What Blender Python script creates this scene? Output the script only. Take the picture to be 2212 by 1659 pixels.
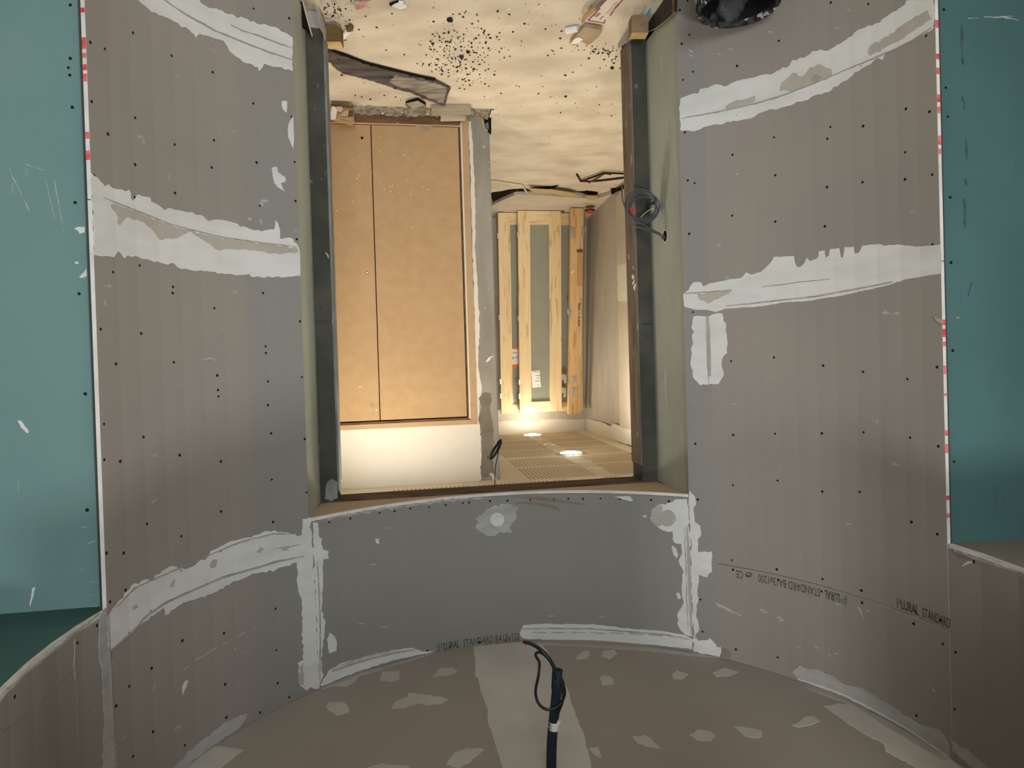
import bpy, bmesh, math, random
from mathutils import Vector, Matrix
from mathutils.geometry import tessellate_polygon
random.seed(7)
SC = bpy.context.scene
COL = SC.collection
for o in list(bpy.data.objects): bpy.data.objects.remove(o)

# ------------------------------------------------------------------ camera
F_PX, PITCH, ROLL, Y0 = 1437.644, .01048211, -.03001285, -38.292
R = 1.31
CX, CY = -.08989996*R, 1.41011294*R
H = 1.253*R
cr, sr, cp, sp = math.cos(ROLL), math.sin(ROLL), math.cos(PITCH), math.sin(PITCH)
def ray(px, py):
    a = (1106-px)/F_PX; b = (py-Y0-829.5)/F_PX
    a, b = cr*a-sr*b, sr*a+cr*b
    return Vector((a, cp-b*sp, sp+b*cp))
ORG = Vector((0, 0, H))
cam = bpy.data.cameras.new('camera'); camo = bpy.data.objects.new('camera', cam); COL.objects.link(camo)
Xr, Ur, Fw = Vector((1,0,0)), Vector((0,-sp,cp)), Vector((0,cp,sp))
cx_ax = -(cr*Xr+sr*Ur); cy_ax = sr*Xr-cr*Ur; cz_ax = -Fw
M = Matrix((cx_ax, cy_ax, cz_ax)).transposed().to_4x4(); M.translation = ORG
camo.matrix_world = M
cam.sensor_fit = 'HORIZONTAL'; cam.sensor_width = 36; cam.lens = F_PX/2212*36
cam.shift_y = Y0/2212
cam.clip_start = .02
SC.camera = camo

# ------------------------------------------------------------------ light
w = bpy.data.worlds.new('world'); SC.world = w; w.use_nodes = True
w.node_tree.nodes['Background'].inputs[0].default_value = (.75,.88,1,1)
w.node_tree.nodes['Background'].inputs[1].default_value = .10
def area(name, loc, tgt, sx, sy, power, col):
    l = bpy.data.lights.new(name, 'AREA'); l.shape = 'RECTANGLE'; l.size = sx; l.size_y = sy; l.energy = power; l.color = col
    o = bpy.data.objects.new(name, l); COL.objects.link(o); o.location = loc
    o.rotation_euler = (Vector(tgt)-Vector(loc)).to_track_quat('-Z', 'Y').to_euler()
    return o
area('corridor_fill_light', (-.75,-3.3,1.0), (.25,2,1.45), 1.9, 1.8, 175, (.93,.975,1))  # added soft fill from behind the camera, no window is known there
area('corridor_lamp_light', (-.85,-1.15,2.72), (-.45,.6,1.0), .26, .26, 62, (1,.955,.89))
SC.view_settings.view_transform = 'Standard'
try: SC.view_settings.look = 'None'
except Exception: pass
SC.view_settings.gamma = 1; SC.view_settings.use_curve_mapping = False
SC.view_settings.exposure = 0.0

# ------------------------------------------------------------------ materials
def lin(c):
    return tuple(((v/255)/12.92 if v/255 <= .04045 else ((v/255+.055)/1.055)**2.4) for v in c)
def mat(name, c1, c2=None, rough=.85, scale=6, stretch=(1,1,1), detail=6, lo=.35, hi=.65, bump=0, bscale=60, metal=0,
        specks=None, emit=None, spec=.12, trans=0, alpha=1):
    m = bpy.data.materials.new(name); m.use_nodes = True
    nt = m.node_tree; N = nt.nodes; L = nt.links; b = N['Principled BSDF']
    b.inputs['Roughness'].default_value = rough; b.inputs['Metallic'].default_value = metal
    b.inputs['Specular IOR Level'].default_value = spec
    if trans: b.inputs['Transmission Weight'].default_value = trans
    if alpha < 1: b.inputs['Alpha'].default_value = alpha
    tc = N.new('ShaderNodeTexCoord'); mp = N.new('ShaderNodeMapping'); mp.inputs['Scale'].default_value = stretch
    L.new(tc.outputs['Object'], mp.inputs['Vector'])
    if c2 is None: c2 = tuple(v*.86 for v in c1)
    nz = N.new('ShaderNodeTexNoise'); nz.inputs['Scale'].default_value = scale; nz.inputs['Detail'].default_value = detail
    L.new(mp.outputs[0], nz.inputs['Vector'])
    rp = N.new('ShaderNodeValToRGB'); rp.color_ramp.elements[0].position = lo; rp.color_ramp.elements[1].position = hi
    rp.color_ramp.elements[0].color = (*c2,1); rp.color_ramp.elements[1].color = (*c1,1)
    L.new(nz.outputs['Fac'], rp.inputs['Fac'])
    colout = rp.outputs[0]
    for (sc, th, soft, colr, stv) in (specks or []):
        mp2 = N.new('ShaderNodeMapping'); mp2.inputs['Scale'].default_value = stv; L.new(tc.outputs['Object'], mp2.inputs['Vector'])
        n2 = N.new('ShaderNodeTexNoise'); n2.inputs['Scale'].default_value = sc; n2.inputs['Detail'].default_value = 3
        L.new(mp2.outputs[0], n2.inputs['Vector'])
        r2 = N.new('ShaderNodeValToRGB'); r2.color_ramp.elements[0].position = th; r2.color_ramp.elements[1].position = th+soft
        r2.color_ramp.elements[0].color = (0,0,0,1); r2.color_ramp.elements[1].color = (1,1,1,1)
        L.new(n2.outputs['Fac'], r2.inputs['Fac'])
        mx = N.new('ShaderNodeMix'); mx.data_type = 'RGBA'
        L.new(r2.outputs[0], mx.inputs[0]); L.new(colout, mx.inputs[6]); mx.inputs[7].default_value = (*colr,1)
        colout = mx.outputs[2]
    L.new(colout, b.inputs['Base Color'])
    if bump:
        n3 = N.new('ShaderNodeTexNoise'); n3.inputs['Scale'].default_value = bscale; n3.inputs['Detail'].default_value = 5
        L.new(mp.outputs[0], n3.inputs['Vector'])
        bp = N.new('ShaderNodeBump'); bp.inputs['Strength'].default_value = bump; bp.inputs['Distance'].default_value = .01
        L.new(n3.outputs['Fac'], bp.inputs['Height']); L.new(bp.outputs[0], b.inputs['Normal'])
    if emit:
        b.inputs['Emission Color'].default_value = (*emit[0],1); b.inputs['Emission Strength'].default_value = emit[1]
    return m
WHITE_SC = (.50,.50,.48)
M_board = mat('grey_plasterboard_paper', (.280,.259,.234), (.254,.237,.216), scale=1.3, detail=4, bump=.02, bscale=250,
              specks=[(11,.72,.05,(.40,.39,.37),(1,1,2.2))])
M_board2 = mat('grey_plasterboard_paper_cool', (.252,.247,.235), (.235,.231,.22), scale=1.3, detail=4, bump=.02, bscale=250,
              specks=[(9,.73,.05,(.40,.40,.38),(1,1,2.2))])
M_ceil = mat('ceiling_board_paper', (.335,.31,.28), (.315,.292,.264), scale=2, detail=4, bump=.02, bscale=250)
M_gyps = mat('cut_gypsum_edge', (.70,.69,.66), (.58,.57,.54), scale=14, bump=.15, bscale=120)
M_fill = mat('joint_filler', (.62,.635,.625), (.55,.562,.55), scale=4, stretch=(1,1,4), detail=7, lo=.3, hi=.6, bump=.08, bscale=40)
M_fill2 = mat('thin_joint_filler', (.40,.405,.395), (.33,.33,.32), scale=9, stretch=(1,1,3), lo=.3, hi=.6, bump=.06, bscale=40)
M_fillc = mat('ceiling_filler', (.57,.565,.54), (.47,.465,.445), scale=3.5, detail=7, lo=.3, hi=.65, bump=.05, bscale=40)
M_fillc2 = mat('ceiling_screw_filler', (.50,.49,.465), (.45,.44,.42), scale=9, detail=5, bump=.05)
M_stain = mat('damp_filler', (.41,.39,.345), (.36,.34,.295), scale=7, detail=6, lo=.3, hi=.6)
M_ridge = mat('tape_ridge', (.36,.355,.34), (.27,.265,.255), scale=9)
M_screw = mat('dark_screw_head', (.012,.012,.013), rough=.5)
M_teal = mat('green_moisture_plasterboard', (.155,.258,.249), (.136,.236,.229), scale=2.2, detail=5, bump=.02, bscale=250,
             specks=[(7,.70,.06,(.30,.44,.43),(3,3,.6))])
M_teal2 = mat('shaded_green_moisture_plasterboard', (.072,.150,.146), (.058,.124,.122), scale=1.7, detail=5, bump=.02, bscale=250,
              specks=[(5,.66,.12,(.055,.105,.105),(6,6,.7))])  # darker copy of the green board, its shade put into the colour
M_green = mat('pale_green_plasterboard', (.40,.435,.385), (.345,.38,.34), scale=5, stretch=(1,1,.5), bump=.03,
              specks=[(9,.66,.05,(.50,.52,.46),(3,3,.35))])
M_soff = mat('brown_board_soffit', (.46,.37,.27), (.42,.335,.24), scale=3)
M_scuff = mat('scuffed_brown_paper', (.235,.20,.165), (.20,.17,.135), scale=9)
M_tealst = mat('dark_stain_on_green', (.045,.072,.072), (.06,.105,.105), scale=40, lo=.35, hi=.6)
M_red = mat('red_spray_mark', (.55,.03,.04), (.66,.24,.23), scale=30, lo=.3, hi=.7)
M_conc = mat('dark_grey_concrete', (.078,.079,.067), (.042,.044,.037), scale=5, detail=8, lo=.3, hi=.7, bump=.25, bscale=25,
             specks=[(16,.68,.05,(.15,.155,.15),(1,1,1))])
M_conc2 = mat('smeared_concrete', (.26,.27,.265), (.15,.16,.155), scale=9, stretch=(1,1,.6), bump=.2)
M_brownc = mat('brown_scratched_formwork', (.21,.165,.13), (.12,.095,.075), scale=6, stretch=(4,4,.5), detail=8, bump=.25, bscale=25,
               specks=[(14,.67,.04,(.42,.38,.33),(3,3,.6))])
M_brownw = mat('weathered_lintel_timber', (.12,.085,.058), (.055,.038,.026), scale=7, stretch=(.6,6,6), detail=8, bump=.2, bscale=30)
M_floor = mat('dusty_concrete_floor', (.68,.605,.495), (.53,.46,.365), scale=3.6, stretch=(.9,1.45,1), detail=10, lo=.32, hi=.62, bump=.12, bscale=30,
              specks=[(38,.70,.03,(.12,.10,.085),(1,1,1)), (15,.70,.05,(.76,.70,.60),(.7,1.6,1)), (9,.74,.05,(.26,.21,.16),(1,1.6,1))])
M_floor2 = mat('raised_floor_screed', (.63,.55,.45), (.53,.46,.37), scale=2.5, stretch=(.8,2.2,1), detail=9, bump=.12, bscale=30,
               specks=[(6,.68,.05,(.48,.36,.14),(.7,2,1))])
M_trench = mat('grey_insulation_wool', (.36,.32,.26), (.15,.13,.105), scale=28, detail=8, lo=.35, hi=.62, bump=.9, bscale=40)
M_plas = mat('bare_grey_plaster', (.55,.505,.44), (.485,.445,.385), scale=4, stretch=(2.0,2.0,.5), detail=8, bump=.05)
M_plasp = mat('rough_pillar_plaster', (.37,.34,.295), (.26,.24,.205), scale=4, stretch=(2,2,.6), detail=9, lo=.3, hi=.7, bump=.12,
              specks=[(30,.70,.04,(.62,.60,.55),(1,1,1))])
M_plasd = mat('dark_damp_plaster', (.25,.215,.17), (.15,.125,.098), scale=6, detail=8, lo=.3, hi=.7, bump=.1)
M_white = mat('white_wall_paint', (.76,.715,.63), (.72,.675,.59), scale=1.2)
M_cream = mat('cream_ceiling_paint', (.84,.77,.64), (.81,.74,.61), scale=1.2)
M_pan = mat('acoustic_panel_face', (.76,.675,.53), (.73,.645,.505), scale=2)
M_slot = mat('acoustic_slot', (.52,.43,.31), rough=.9)
M_mdf = mat('bare_fibreboard', (.50,.335,.185), (.465,.305,.165), scale=14, detail=7, bump=.02, bscale=200,
            specks=[(26,.755,.03,(.75,.65,.48),(1,1,1))])
M_mdf2 = mat('bare_fibreboard_trim', (.50,.345,.20), (.47,.32,.18), scale=9, detail=6)
M_thres = mat('brown_timber_strip', (.20,.115,.065), (.12,.065,.035), scale=6, stretch=(.7,6,6), detail=8, specks=[(30,.68,.05,(.55,.48,.38),(1,3,3))])
M_gap = mat('dark_gap', (.012,.009,.008), rough=1)
M_metal = mat('steel_hinge', (.55,.55,.52), rough=.35, metal=.6)
def wood_material(name, c1, c2, dark, ax):
    st = (9,9,.55) if ax == 'z' else (.55,9,9)
    st2 = (22,22,2.0) if ax == 'z' else (2.0,22,22)
    return mat(name, c1, c2, scale=3, stretch=st, detail=7, lo=.3, hi=.68, rough=.6,
               specks=[(1.2,.60,.02,dark,st2)])
M_pine = wood_material('finger_jointed_pine', (.86,.68,.42), (.78,.58,.33), (.66,.46,.25), 'z')
M_pineh = wood_material('finger_jointed_pine_rail', (.86,.68,.42), (.77,.57,.32), (.66,.46,.25), 'x')
M_pineo = wood_material('orange_pine', (.76,.52,.28), (.68,.43,.21), (.55,.33,.15), 'z')
M_glass = mat('dusty_window_glass', (.52,.53,.43), (.47,.48,.39), rough=.08, spec=.5, alpha=.40)
M_paper = mat('white_paper', (.85,.82,.78), (.80,.77,.72), scale=8)
M_orange = mat('orange_print', (.80,.22,.06), rough=.6)
M_ink = mat('dark_ink', (.03,.03,.035), rough=.7)
M_inkg = mat('printed_grey_green_ink', (.060,.068,.045), (.085,.09,.066), scale=40)
M_inkg2 = mat('printed_green_ink', (.050,.075,.035), (.075,.10,.055), scale=40)
M_black = mat('black_rubber', (.012,.012,.014), rough=.45, spec=.4)
M_navy = mat('navy_corrugated_plastic', (.016,.028,.044), rough=.45, spec=.4)
M_tape = mat('white_electrical_tape', (.75,.75,.74), rough=.5)
M_cable = mat('grey_cable_sheath', (.062,.070,.080), rough=.5, spec=.4)
M_cabw = mat('cream_cable_sheath', (.66,.58,.46), rough=.6)
M_rtape = mat('red_tape', (.50,.04,.03), rough=.5)
M_copper = mat('copper_connector', (.40,.25,.19), rough=.4)
M_gy = mat('green_yellow_wire', (.22,.22,.04), rough=.5)
M_bucket = mat('black_bucket_plastic', (.008,.010,.013), (.016,.018,.022), rough=.5, scale=9,
               specks=[(9,.60,.08,(.13,.14,.145),(1,1,.55)), (20,.66,.05,(.30,.32,.33),(1,1,1))])
M_rim = mat('dusty_bucket_rim', (.055,.057,.06), (.015,.016,.018), rough=.7, scale=40, lo=.4, hi=.6, specks=[(30,.58,.05,(.40,.41,.40),(1,1,1))])
M_felt = mat('torn_roofing_felt', (.14,.122,.11), (.065,.057,.053), scale=9, stretch=(.6,2,1), detail=8, bump=.6, bscale=40,
             specks=[(34,.66,.04,(.02,.02,.02),(1,1,1))])
M_lwood = mat('timber_offcut', (.24,.155,.06), (.10,.06,.025), scale=9, stretch=(1,1,3), detail=8, lo=.3, hi=.7)
M_lwood2 = mat('lit_block_top', (.66,.47,.23), (.52,.35,.15), scale=9, stretch=(1,6,6))
M_card = mat('brown_cardboard', (.46,.31,.17), (.38,.25,.135), scale=7)
M_cardd = mat('dark_cardboard_inside', (.16,.09,.04), rough=.9)
M_bag = mat('kraft_paper_bag', (.46,.35,.24), (.36,.265,.175), scale=12, detail=8, bump=.3, bscale=20)
M_label = mat('pinkish_paper_label', (.74,.64,.58), (.68,.58,.52), scale=9)
M_redp = mat('red_print', (.34,.06,.06), rough=.7)
M_film = mat('grey_felt_collar', (.40,.385,.36), (.33,.315,.30), scale=7, rough=.7)
M_slat = mat('yellowish_wood_edge', (.50,.46,.27), rough=.7)
M_dsheet = mat('dark_veneer_sheet', (.030,.022,.020), (.055,.042,.038), scale=8, stretch=(5,5,.6), rough=.5, specks=[(45,.71,.03,(.6,.58,.55),(1,1,1))])
M_stone = mat('black_rubble', (.016,.015,.016), (.05,.045,.04), scale=30)
M_stonel = mat('pale_rubble', (.62,.54,.44), (.5,.43,.34), scale=30)
M_tile = mat('grey_tile', (.40,.36,.30), (.32,.285,.24), scale=9)
M_conc3 = mat('pale_concrete_offcut', (.42,.355,.28), (.33,.28,.215), scale=9, bump=.1)
M_redcap = mat('red_plastic', (.62,.06,.04), rough=.4)
M_blue = mat('blue_plastic', (.07,.28,.60), rough=.4)
M_yfoam = mat('yellow_foam', (.55,.44,.20), (.44,.35,.20), scale=20)
M_rust = mat('dark_steel_strap', (.035,.025,.018), rough=.6, metal=.3)
M_rod = mat('rusty_hook', (.20,.10,.05), rough=.7)
M_backing = mat('dark_backing', (.06,.06,.06), rough=.9)
M_cwall = mat('corridor_wall', (.50,.48,.45), rough=.9)
M_lamp = mat('lamp_diffuser', (.9,.88,.8), emit=((1,.89,.71), 185))
M_lamp3 = mat('bright_lamp_diffuser', (.9,.88,.8), emit=((1,.89,.71), 290))
M_lamp2 = mat('dimmer_lamp_diffuser', (.9,.88,.8), emit=((1,.89,.71), 72))
M_ring = mat('white_lamp_ring', (.85,.8,.7), rough=.5)

# ------------------------------------------------------------------ mesh helpers
class MB:
    def __init__(s): s.v=[]; s.f=[]; s.m=[]
    def add(s, vs, fs, mi=0):
        b=len(s.v); s.v+= [tuple(v) for v in vs]; s.f+=[tuple(b+i for i in f) for f in fs]; s.m+=[mi]*len(fs); return s
    def box(s, c, sx, sy, sz, ax=None, mi=0):
        c=Vector(c); ax=ax or (Vector((1,0,0)),Vector((0,1,0)),Vector((0,0,1)))
        vs=[c+ax[0]*sx*.5*i+ax[1]*sy*.5*j+ax[2]*sz*.5*k for i in(-1,1) for j in(-1,1) for k in(-1,1)]
        return s.add(vs,[(0,1,3,2),(4,6,7,5),(0,4,5,1),(2,3,7,6),(0,2,6,4),(1,5,7,3)],mi)
    def prism(s, poly, d, mi=0):
        # closed extrusion of a 3-D polygon along vector d
        n=len(poly); P=[Vector(p) for p in poly]; d=Vector(d)
        tri=tessellate_polygon([P]); vs=P+[p+d for p in P]
        fs=[tuple(t) for t in tri]+[tuple(n+i for i in reversed(t)) for t in tri]+[(i,(i+1)%n,n+(i+1)%n,n+i) for i in range(n)]
        return s.add(vs,fs,mi)
    def tube(s, pts, r, seg=8, mi=0, smooth=0, caps=True):
        P=[Vector(p) for p in pts]
        if smooth:
            Q=[]
            for i in range(len(P)-1):
                p0=P[max(i-1,0)];p1=P[i];p2=P[i+1];p3=P[min(i+2,len(P)-1)]
                for k in range(smooth):
                    t=k/smooth
                    Q.append(.5*((2*p1)+(-p0+p2)*t+(2*p0-5*p1+4*p2-p3)*t*t+(-p0+3*p1-3*p2+p3)*t**3))
            Q.append(P[-1]); P=Q
        rr = r if callable(r) else (lambda i: r)
        up=Vector((0,0,1)); vs=[]; prev=None
        for i,p in enumerate(P):
            t=(P[min(i+1,len(P)-1)]-P[max(i-1,0)]).normalized()
            if prev is None:
                a=t.cross(up); 
                if a.length<.05: a=t.cross(Vector((1,0,0)))
            else: a=prev-t*prev.dot(t)
            a.normalize(); prev=a; b=t.cross(a)
            for k in range(seg):
                an=2*math.pi*k/seg; vs.append(p+(a*math.cos(an)+b*math.sin(an))*rr(i))
        n=len(P); fs=[(i*seg+k,i*seg+(k+1)%seg,(i+1)*seg+(k+1)%seg,(i+1)*seg+k) for i in range(n-1) for k in range(seg)]
        if caps: fs+= [tuple(reversed(range(seg))), tuple((n-1)*seg+k for k in range(seg))]
        return s.add(vs,fs,mi)
    def lathe(s, prof, c, seg=40, mi=0):
        c=Vector(c); vs=[]
        for (r,z) in prof:
            for k in range(seg):
                a=2*math.pi*k/seg; vs.append(c+Vector((r*math.cos(a),r*math.sin(a),z)))
        n=len(prof); fs=[(i*seg+k,i*seg+(k+1)%seg,(i+1)*seg+(k+1)%seg,(i+1)*seg+k) for i in range(n-1) for k in range(seg)]
        return s.add(vs,fs,mi)
    def blob(s, c, sx, sy, sz, mi=0, jit=.3):
        bm=bmesh.new(); bmesh.ops.create_icosphere(bm,subdivisions=1,radius=1)
        a=random.random()*6.28; vs=[]
        for v in bm.verts:
            k=1+random.uniform(-jit,jit); x,y,z=v.co.x*sx*k,v.co.y*sy*k,v.co.z*sz*k
            vs.append((c[0]+x*math.cos(a)-y*math.sin(a), c[1]+x*math.sin(a)+y*math.cos(a), c[2]+z))
        fs=[tuple(v.index for v in f.verts) for f in bm.faces]; bm.free()
        return s.add(vs,fs,mi)
    def build(s, name, mats, parent=None, smooth=False, bevel=0):
        me=bpy.data.meshes.new(name); me.from_pydata(s.v,[],s.f)
        for m in (mats if isinstance(mats,(list,tuple)) else [mats]): me.materials.append(m)
        me.polygons.foreach_set('material_index',s.m)
        bm=bmesh.new(); bm.from_mesh(me); bmesh.ops.recalc_face_normals(bm,faces=bm.faces)
        if bevel:
            es=[e for e in bm.edges if len(e.link_faces)==2 and e.calc_face_angle(0)>.6]
            if es: bmesh.ops.bevel(bm,geom=es,offset=bevel,segments=2,affect='EDGES',clamp_overlap=True)
        bm.to_mesh(me); bm.free()
        if smooth:
            me.polygons.foreach_set('use_smooth',[True]*len(me.polygons))
            try: me.set_sharp_from_angle(angle=math.radians(40))
            except Exception: pass
        me.update()
        o=bpy.data.objects.new(name,me); COL.objects.link(o)
        if parent is not None:
            o.parent=parent; o.matrix_parent_inverse=Matrix.Translation(-parent.location)
        return o
def empty(name, loc=(0,0,0)):
    o=bpy.data.objects.new(name,None); COL.objects.link(o); o.location=loc; o.empty_display_size=.1; return o
def tag(o, label=None, cat=None, group=None, kind=None):
    if label: o['label']=label
    if cat: o['category']=cat
    if group: o['group']=group
    if kind: o['kind']=kind
    return o
def struct(name, label, loc=(0,0,0), cat=None):
    return tag(empty(name,loc), label, cat or name.split('_')[0], kind='structure')

# ------------------------------------------------------------------ surfaces
E1 = Vector((-.9857,.1686,0)).normalized(); NN = Vector((.1686,.9857,0)).normalized()   # far room axes
UP = Vector((0,0,1))
def Fp(l,s,z): return E1*l+NN*s+UP*z
def at_z(px,py,z):
    d=ray(px,py); return ORG+d*((z-H)/d.z)
def at_s(px,py,s,off=0):
    d=ray(px,py); t=s/d.dot(NN); return ORG+d*t-NN*off
def at_l(px,py,l):
    d=ray(px,py); t=l/d.dot(E1); return ORG+d*t
def at_pl(px,py,P,n):
    d=ray(px,py); n=Vector(n); t=(Vector(P)-ORG).dot(n)/d.dot(n); return ORG+d*t
def at_y(px,py,Y):
    d=ray(px,py); return ORG+d*(Y/d.y)
def cyl(px,py):
    d=ray(px,py); a=d.x*d.x+d.y*d.y; b=-(d.x*CX+d.y*CY); c=CX*CX+CY*CY-R*R
    t=(-b+math.sqrt(max(b*b-a*c,0)))/a
    p=ORG+d*t; return math.degrees(math.atan2(p.x-CX,p.y-CY)), p.z
P_OL, P_OR, P_DL, P_DR = 87.13, -76.73, 47.79, -30.10
BP = sorted([-180,-168,-156,-144,-132,-120,-108,-98,-93,-88,-82,P_OR,-73.3,-70,-66,-62.06,-58.5,-55,-51.31,-48,-44.46,-41.3,-38,-35.19,-32.6,P_DR,-26,-22,-18,-14,-10,-6,-2,2,6,10,14,18,22,26,30,34,38,42,
             P_DL,51,55,58.67,63,67.1,71,74.96,79,82.9,P_OL,92,97,102,107,113,120,132,144,156,168,180])
def cpos(phi,z,off=0):
    for i in range(len(BP)-1):
        if BP[i]<=phi<=BP[i+1]: break
    a,b=BP[i],BP[i+1]; t=(phi-a)/(b-a); r=R-off
    pa=Vector((math.sin(math.radians(a)),math.cos(math.radians(a)),0))*r; pb=Vector((math.sin(math.radians(b)),math.cos(math.radians(b)),0))*r
    return Vector((CX,CY,z))+pa.lerp(pb,t)
Z_C = H+1.0237*R; Z_PR = H+.7064*R; Z_L = H+.492*R; Z_LL = H+.5357*R; Z_LR = H+.498*R
Z_J2L, Z_J2R, Z_JLL, Z_JLR, Z_JUL = H-.3775*R, H-.2101*R, H-.9452*R, H-.7884*R, H+.5963*R
TH = .0125
def board(name, p0, p1, z0, z1, parent, m=None, gap=.0015, th=TH, g0=None, g1=None):
    g=math.degrees(gap/R); p0+=g if g0 is None else g0; p1-=g if g1 is None else g1; z0+=gap; z1-=gap
    ph=[p0]+[b for b in BP if p0<b<p1]+[p1]
    mb=MB(); n=len(ph); vs=[]
    for p in ph: vs+=[cpos(p,z0),cpos(p,z1),cpos(p,z0,-th),cpos(p,z1,-th)]
    for i in range(n-1):
        a=4*i;b=a+4
        mb_f=[((a,b,b+1,a+1),0),((a+2,a+3,b+3,b+2),1),((a,a+2,b+2,b),1),((a+1,b+1,b+3,a+3),1)]
        for f,mi in mb_f:
            mb.f.append(f); mb.m.append(mi)
    mb.f.append((0,1,3,2)); mb.m.append(1); e=4*(n-1); mb.f.append((e,e+2,e+3,e+1)); mb.m.append(1)
    mb.v=[tuple(v) for v in vs]
    return mb.build(name,[m or M_board,M_gyps],parent)
def wobble(pts, amp, step):
    out=[]; n=len(pts)
    for i in range(n):
        a=Vector((*pts[i],0)); b=Vector((*pts[(i+1)%n],0)); d=(b-a).length; k=max(1,int(d/step)); nr=Vector((-(b-a).y,(b-a).x,0))
        if nr.length>0: nr.normalize()
        for j in range(k):
            q=a.lerp(b,j/k)
            if j>0: q=q+nr*random.gauss(0,amp)
            out.append((q.x,q.y))
    return out
LAYER=[0]
def patch(name, pts, parent, m, surf='cyl', base=.0010, amp=1.5, step=7, plane=None, label=None):
    """thin raised layer of filler whose outline lies on a wall, ceiling or floor"""
    LAYER[0]+=1; off=base+.00003*(LAYER[0]%30)
    if amp: pts=wobble(pts,amp,step)
    if surf=='cyl':
        uv=[cyl(*p) for p in pts]; uv=[(u,z) for u,z in uv]
        fn=lambda u,v,o: cpos(u,v,o)
    elif surf=='ceil':
        uv=[(q.x,q.y) for q in (at_z(*p,Z_C) for p in pts)]
        fn=lambda u,v,o: Vector((u,v,Z_C-o))
    elif surf=='floor':
        uv=[(q.x,q.y) for q in (at_z(*p,0) for p in pts)]
        fn=lambda u,v,o: Vector((u,v,o))
    else:
        P,n=plane; n=Vector(n).normalized(); t=UP.cross(n).normalized(); P=Vector(P)
        uv=[((q-P).dot(t),q.z) for q in (at_pl(*p,P,n) for p in pts)]
        fn=lambda u,v,o: Vector((P.x,P.y,0))+t*u+UP*v-n*o
    bm=bmesh.new()
    vs=[bm.verts.new((u,v,0)) for u,v in uv]
    tri=tessellate_polygon([[Vector((u,v,0)) for u,v in uv]])
    for t3 in tri:
        try: bm.faces.new([vs[i] for i in t3])
        except ValueError: pass
    if surf=='cyl':
        us=[u for u,_ in uv]
        for b in BP:
            if min(us)<b<max(us):
                bmesh.ops.bisect_plane(bm,geom=bm.verts[:]+bm.edges[:]+bm.faces[:],plane_co=(b,0,0),plane_no=(1,0,0),dist=1e-7)
    bm.verts.index_update()
    top=[fn(v.co.x,v.co.y,off) for v in bm.verts]; bot=[fn(v.co.x,v.co.y,-.0003) for v in bm.verts]
    n=len(top); mb=MB(); mb.v=[tuple(p) for p in top+bot]
    for f in bm.faces: mb.f.append(tuple(v.index for v in f.verts)); mb.m.append(0)
    for e in bm.edges:
        if len(e.link_faces)==1:
            a,b=e.verts[0].index,e.verts[1].index; mb.f.append((a,b,n+b,n+a)); mb.m.append(0)
    bm.free()
    o=mb.build(name,m,parent)
    if label: o['label']=label
    return o
def stroke(name, pts, wpx, parent, m, surf='cyl', base=.0030, **k):
    """thin ridge of filler following a line"""
    P=[Vector((*p,0)) for p in pts]; L=[];Rr=[]
    for i,p in enumerate(P):
        t=(P[min(i+1,len(P)-1)]-P[max(i-1,0)]).normalized(); nr=Vector((-t.y,t.x,0))
        ww=wpx*.5*(.5 if i in(0,len(P)-1) else 1)
        L.append((p+nr*ww)[:2]); Rr.append((p-nr*ww)[:2])
    return patch(name,L+Rr[::-1],parent,m,surf,base=base,amp=k.pop('amp',.4),**k)
def screws(name, pts, parent, surf='cyl', r=.0052, plane=None):
    mb=MB()
    for (x,y) in pts:
        rr=r*random.uniform(.8,1.1)
        if surf=='cyl':
            u,z=cyl(x,y); c=cpos(u,z,.0006); nrm=(Vector((CX,CY,z))-c).normalized()
        else:
            c=at_pl(x,y,*plane); nrm=-Vector(plane[1]).normalized(); c=c+nrm*.0006
        t=UP.cross(nrm).normalized(); vs=[c+nrm*.0012]+[c+(t*math.cos(a)+UP*math.sin(a))*rr for a in [k*math.pi/4 for k in range(8)]]
        vs+=[v-nrm*.001 for v in vs[1:]]
        mb.add(vs,[(0,1+k,1+(k+1)%8) for k in range(8)]+[(1+k,9+k,9+(k+1)%8,1+(k+1)%8) for k in range(8)])
    return tag(mb.build(name,M_screw,parent),kind='stuff')
def sc(ox,oy,k,pts): return [(ox+x/k,oy+y/k) for x,y in pts]
DG=bpy.context.evaluated_depsgraph_get
def text_mesh(body, size=1, offset=0, outline=False):
    cu=bpy.data.curves.new('t','FONT'); cu.body=body; cu.size=size; cu.offset=offset; cu.resolution_u=3
    if outline: cu.fill_mode='NONE'; cu.bevel_depth=.013; cu.bevel_resolution=0
    ob=bpy.data.objects.new('t',cu); COL.objects.link(ob); bpy.context.view_layer.update()
    me=ob.evaluated_get(DG()).to_mesh(); v=[tuple(x.co) for x in me.vertices]; f=[tuple(p.vertices) for p in me.polygons]
    ob.evaluated_get(DG()).to_mesh_clear(); bpy.data.objects.remove(ob); bpy.data.curves.remove(cu)
    return v,f
def put_text(name, body, fn, m, parent, width=None, height=.7, **k):
    """fn(x,y) takes 0..width, 0..height in metres to a point on a surface"""
    v,f=text_mesh(body,**k)
    x0=min(a[0] for a in v); x1=max(a[0] for a in v); y0=0; y1=.69
    sx=width/(x1-x0); sy=height/(y1-y0)
    mb=MB(); mb.add([fn((a[0]-x0)*sx,(a[1]-y0)*sy) for a in v],f)
    return tag(mb.build(name,m,parent),kind='stuff')
SLAB_B=.10
# ================================================================== SETTING
# ---- lobby ceiling
ceil=struct('ceiling','flat grey plasterboard ceiling of the round lobby with filled screw spots')
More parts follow.
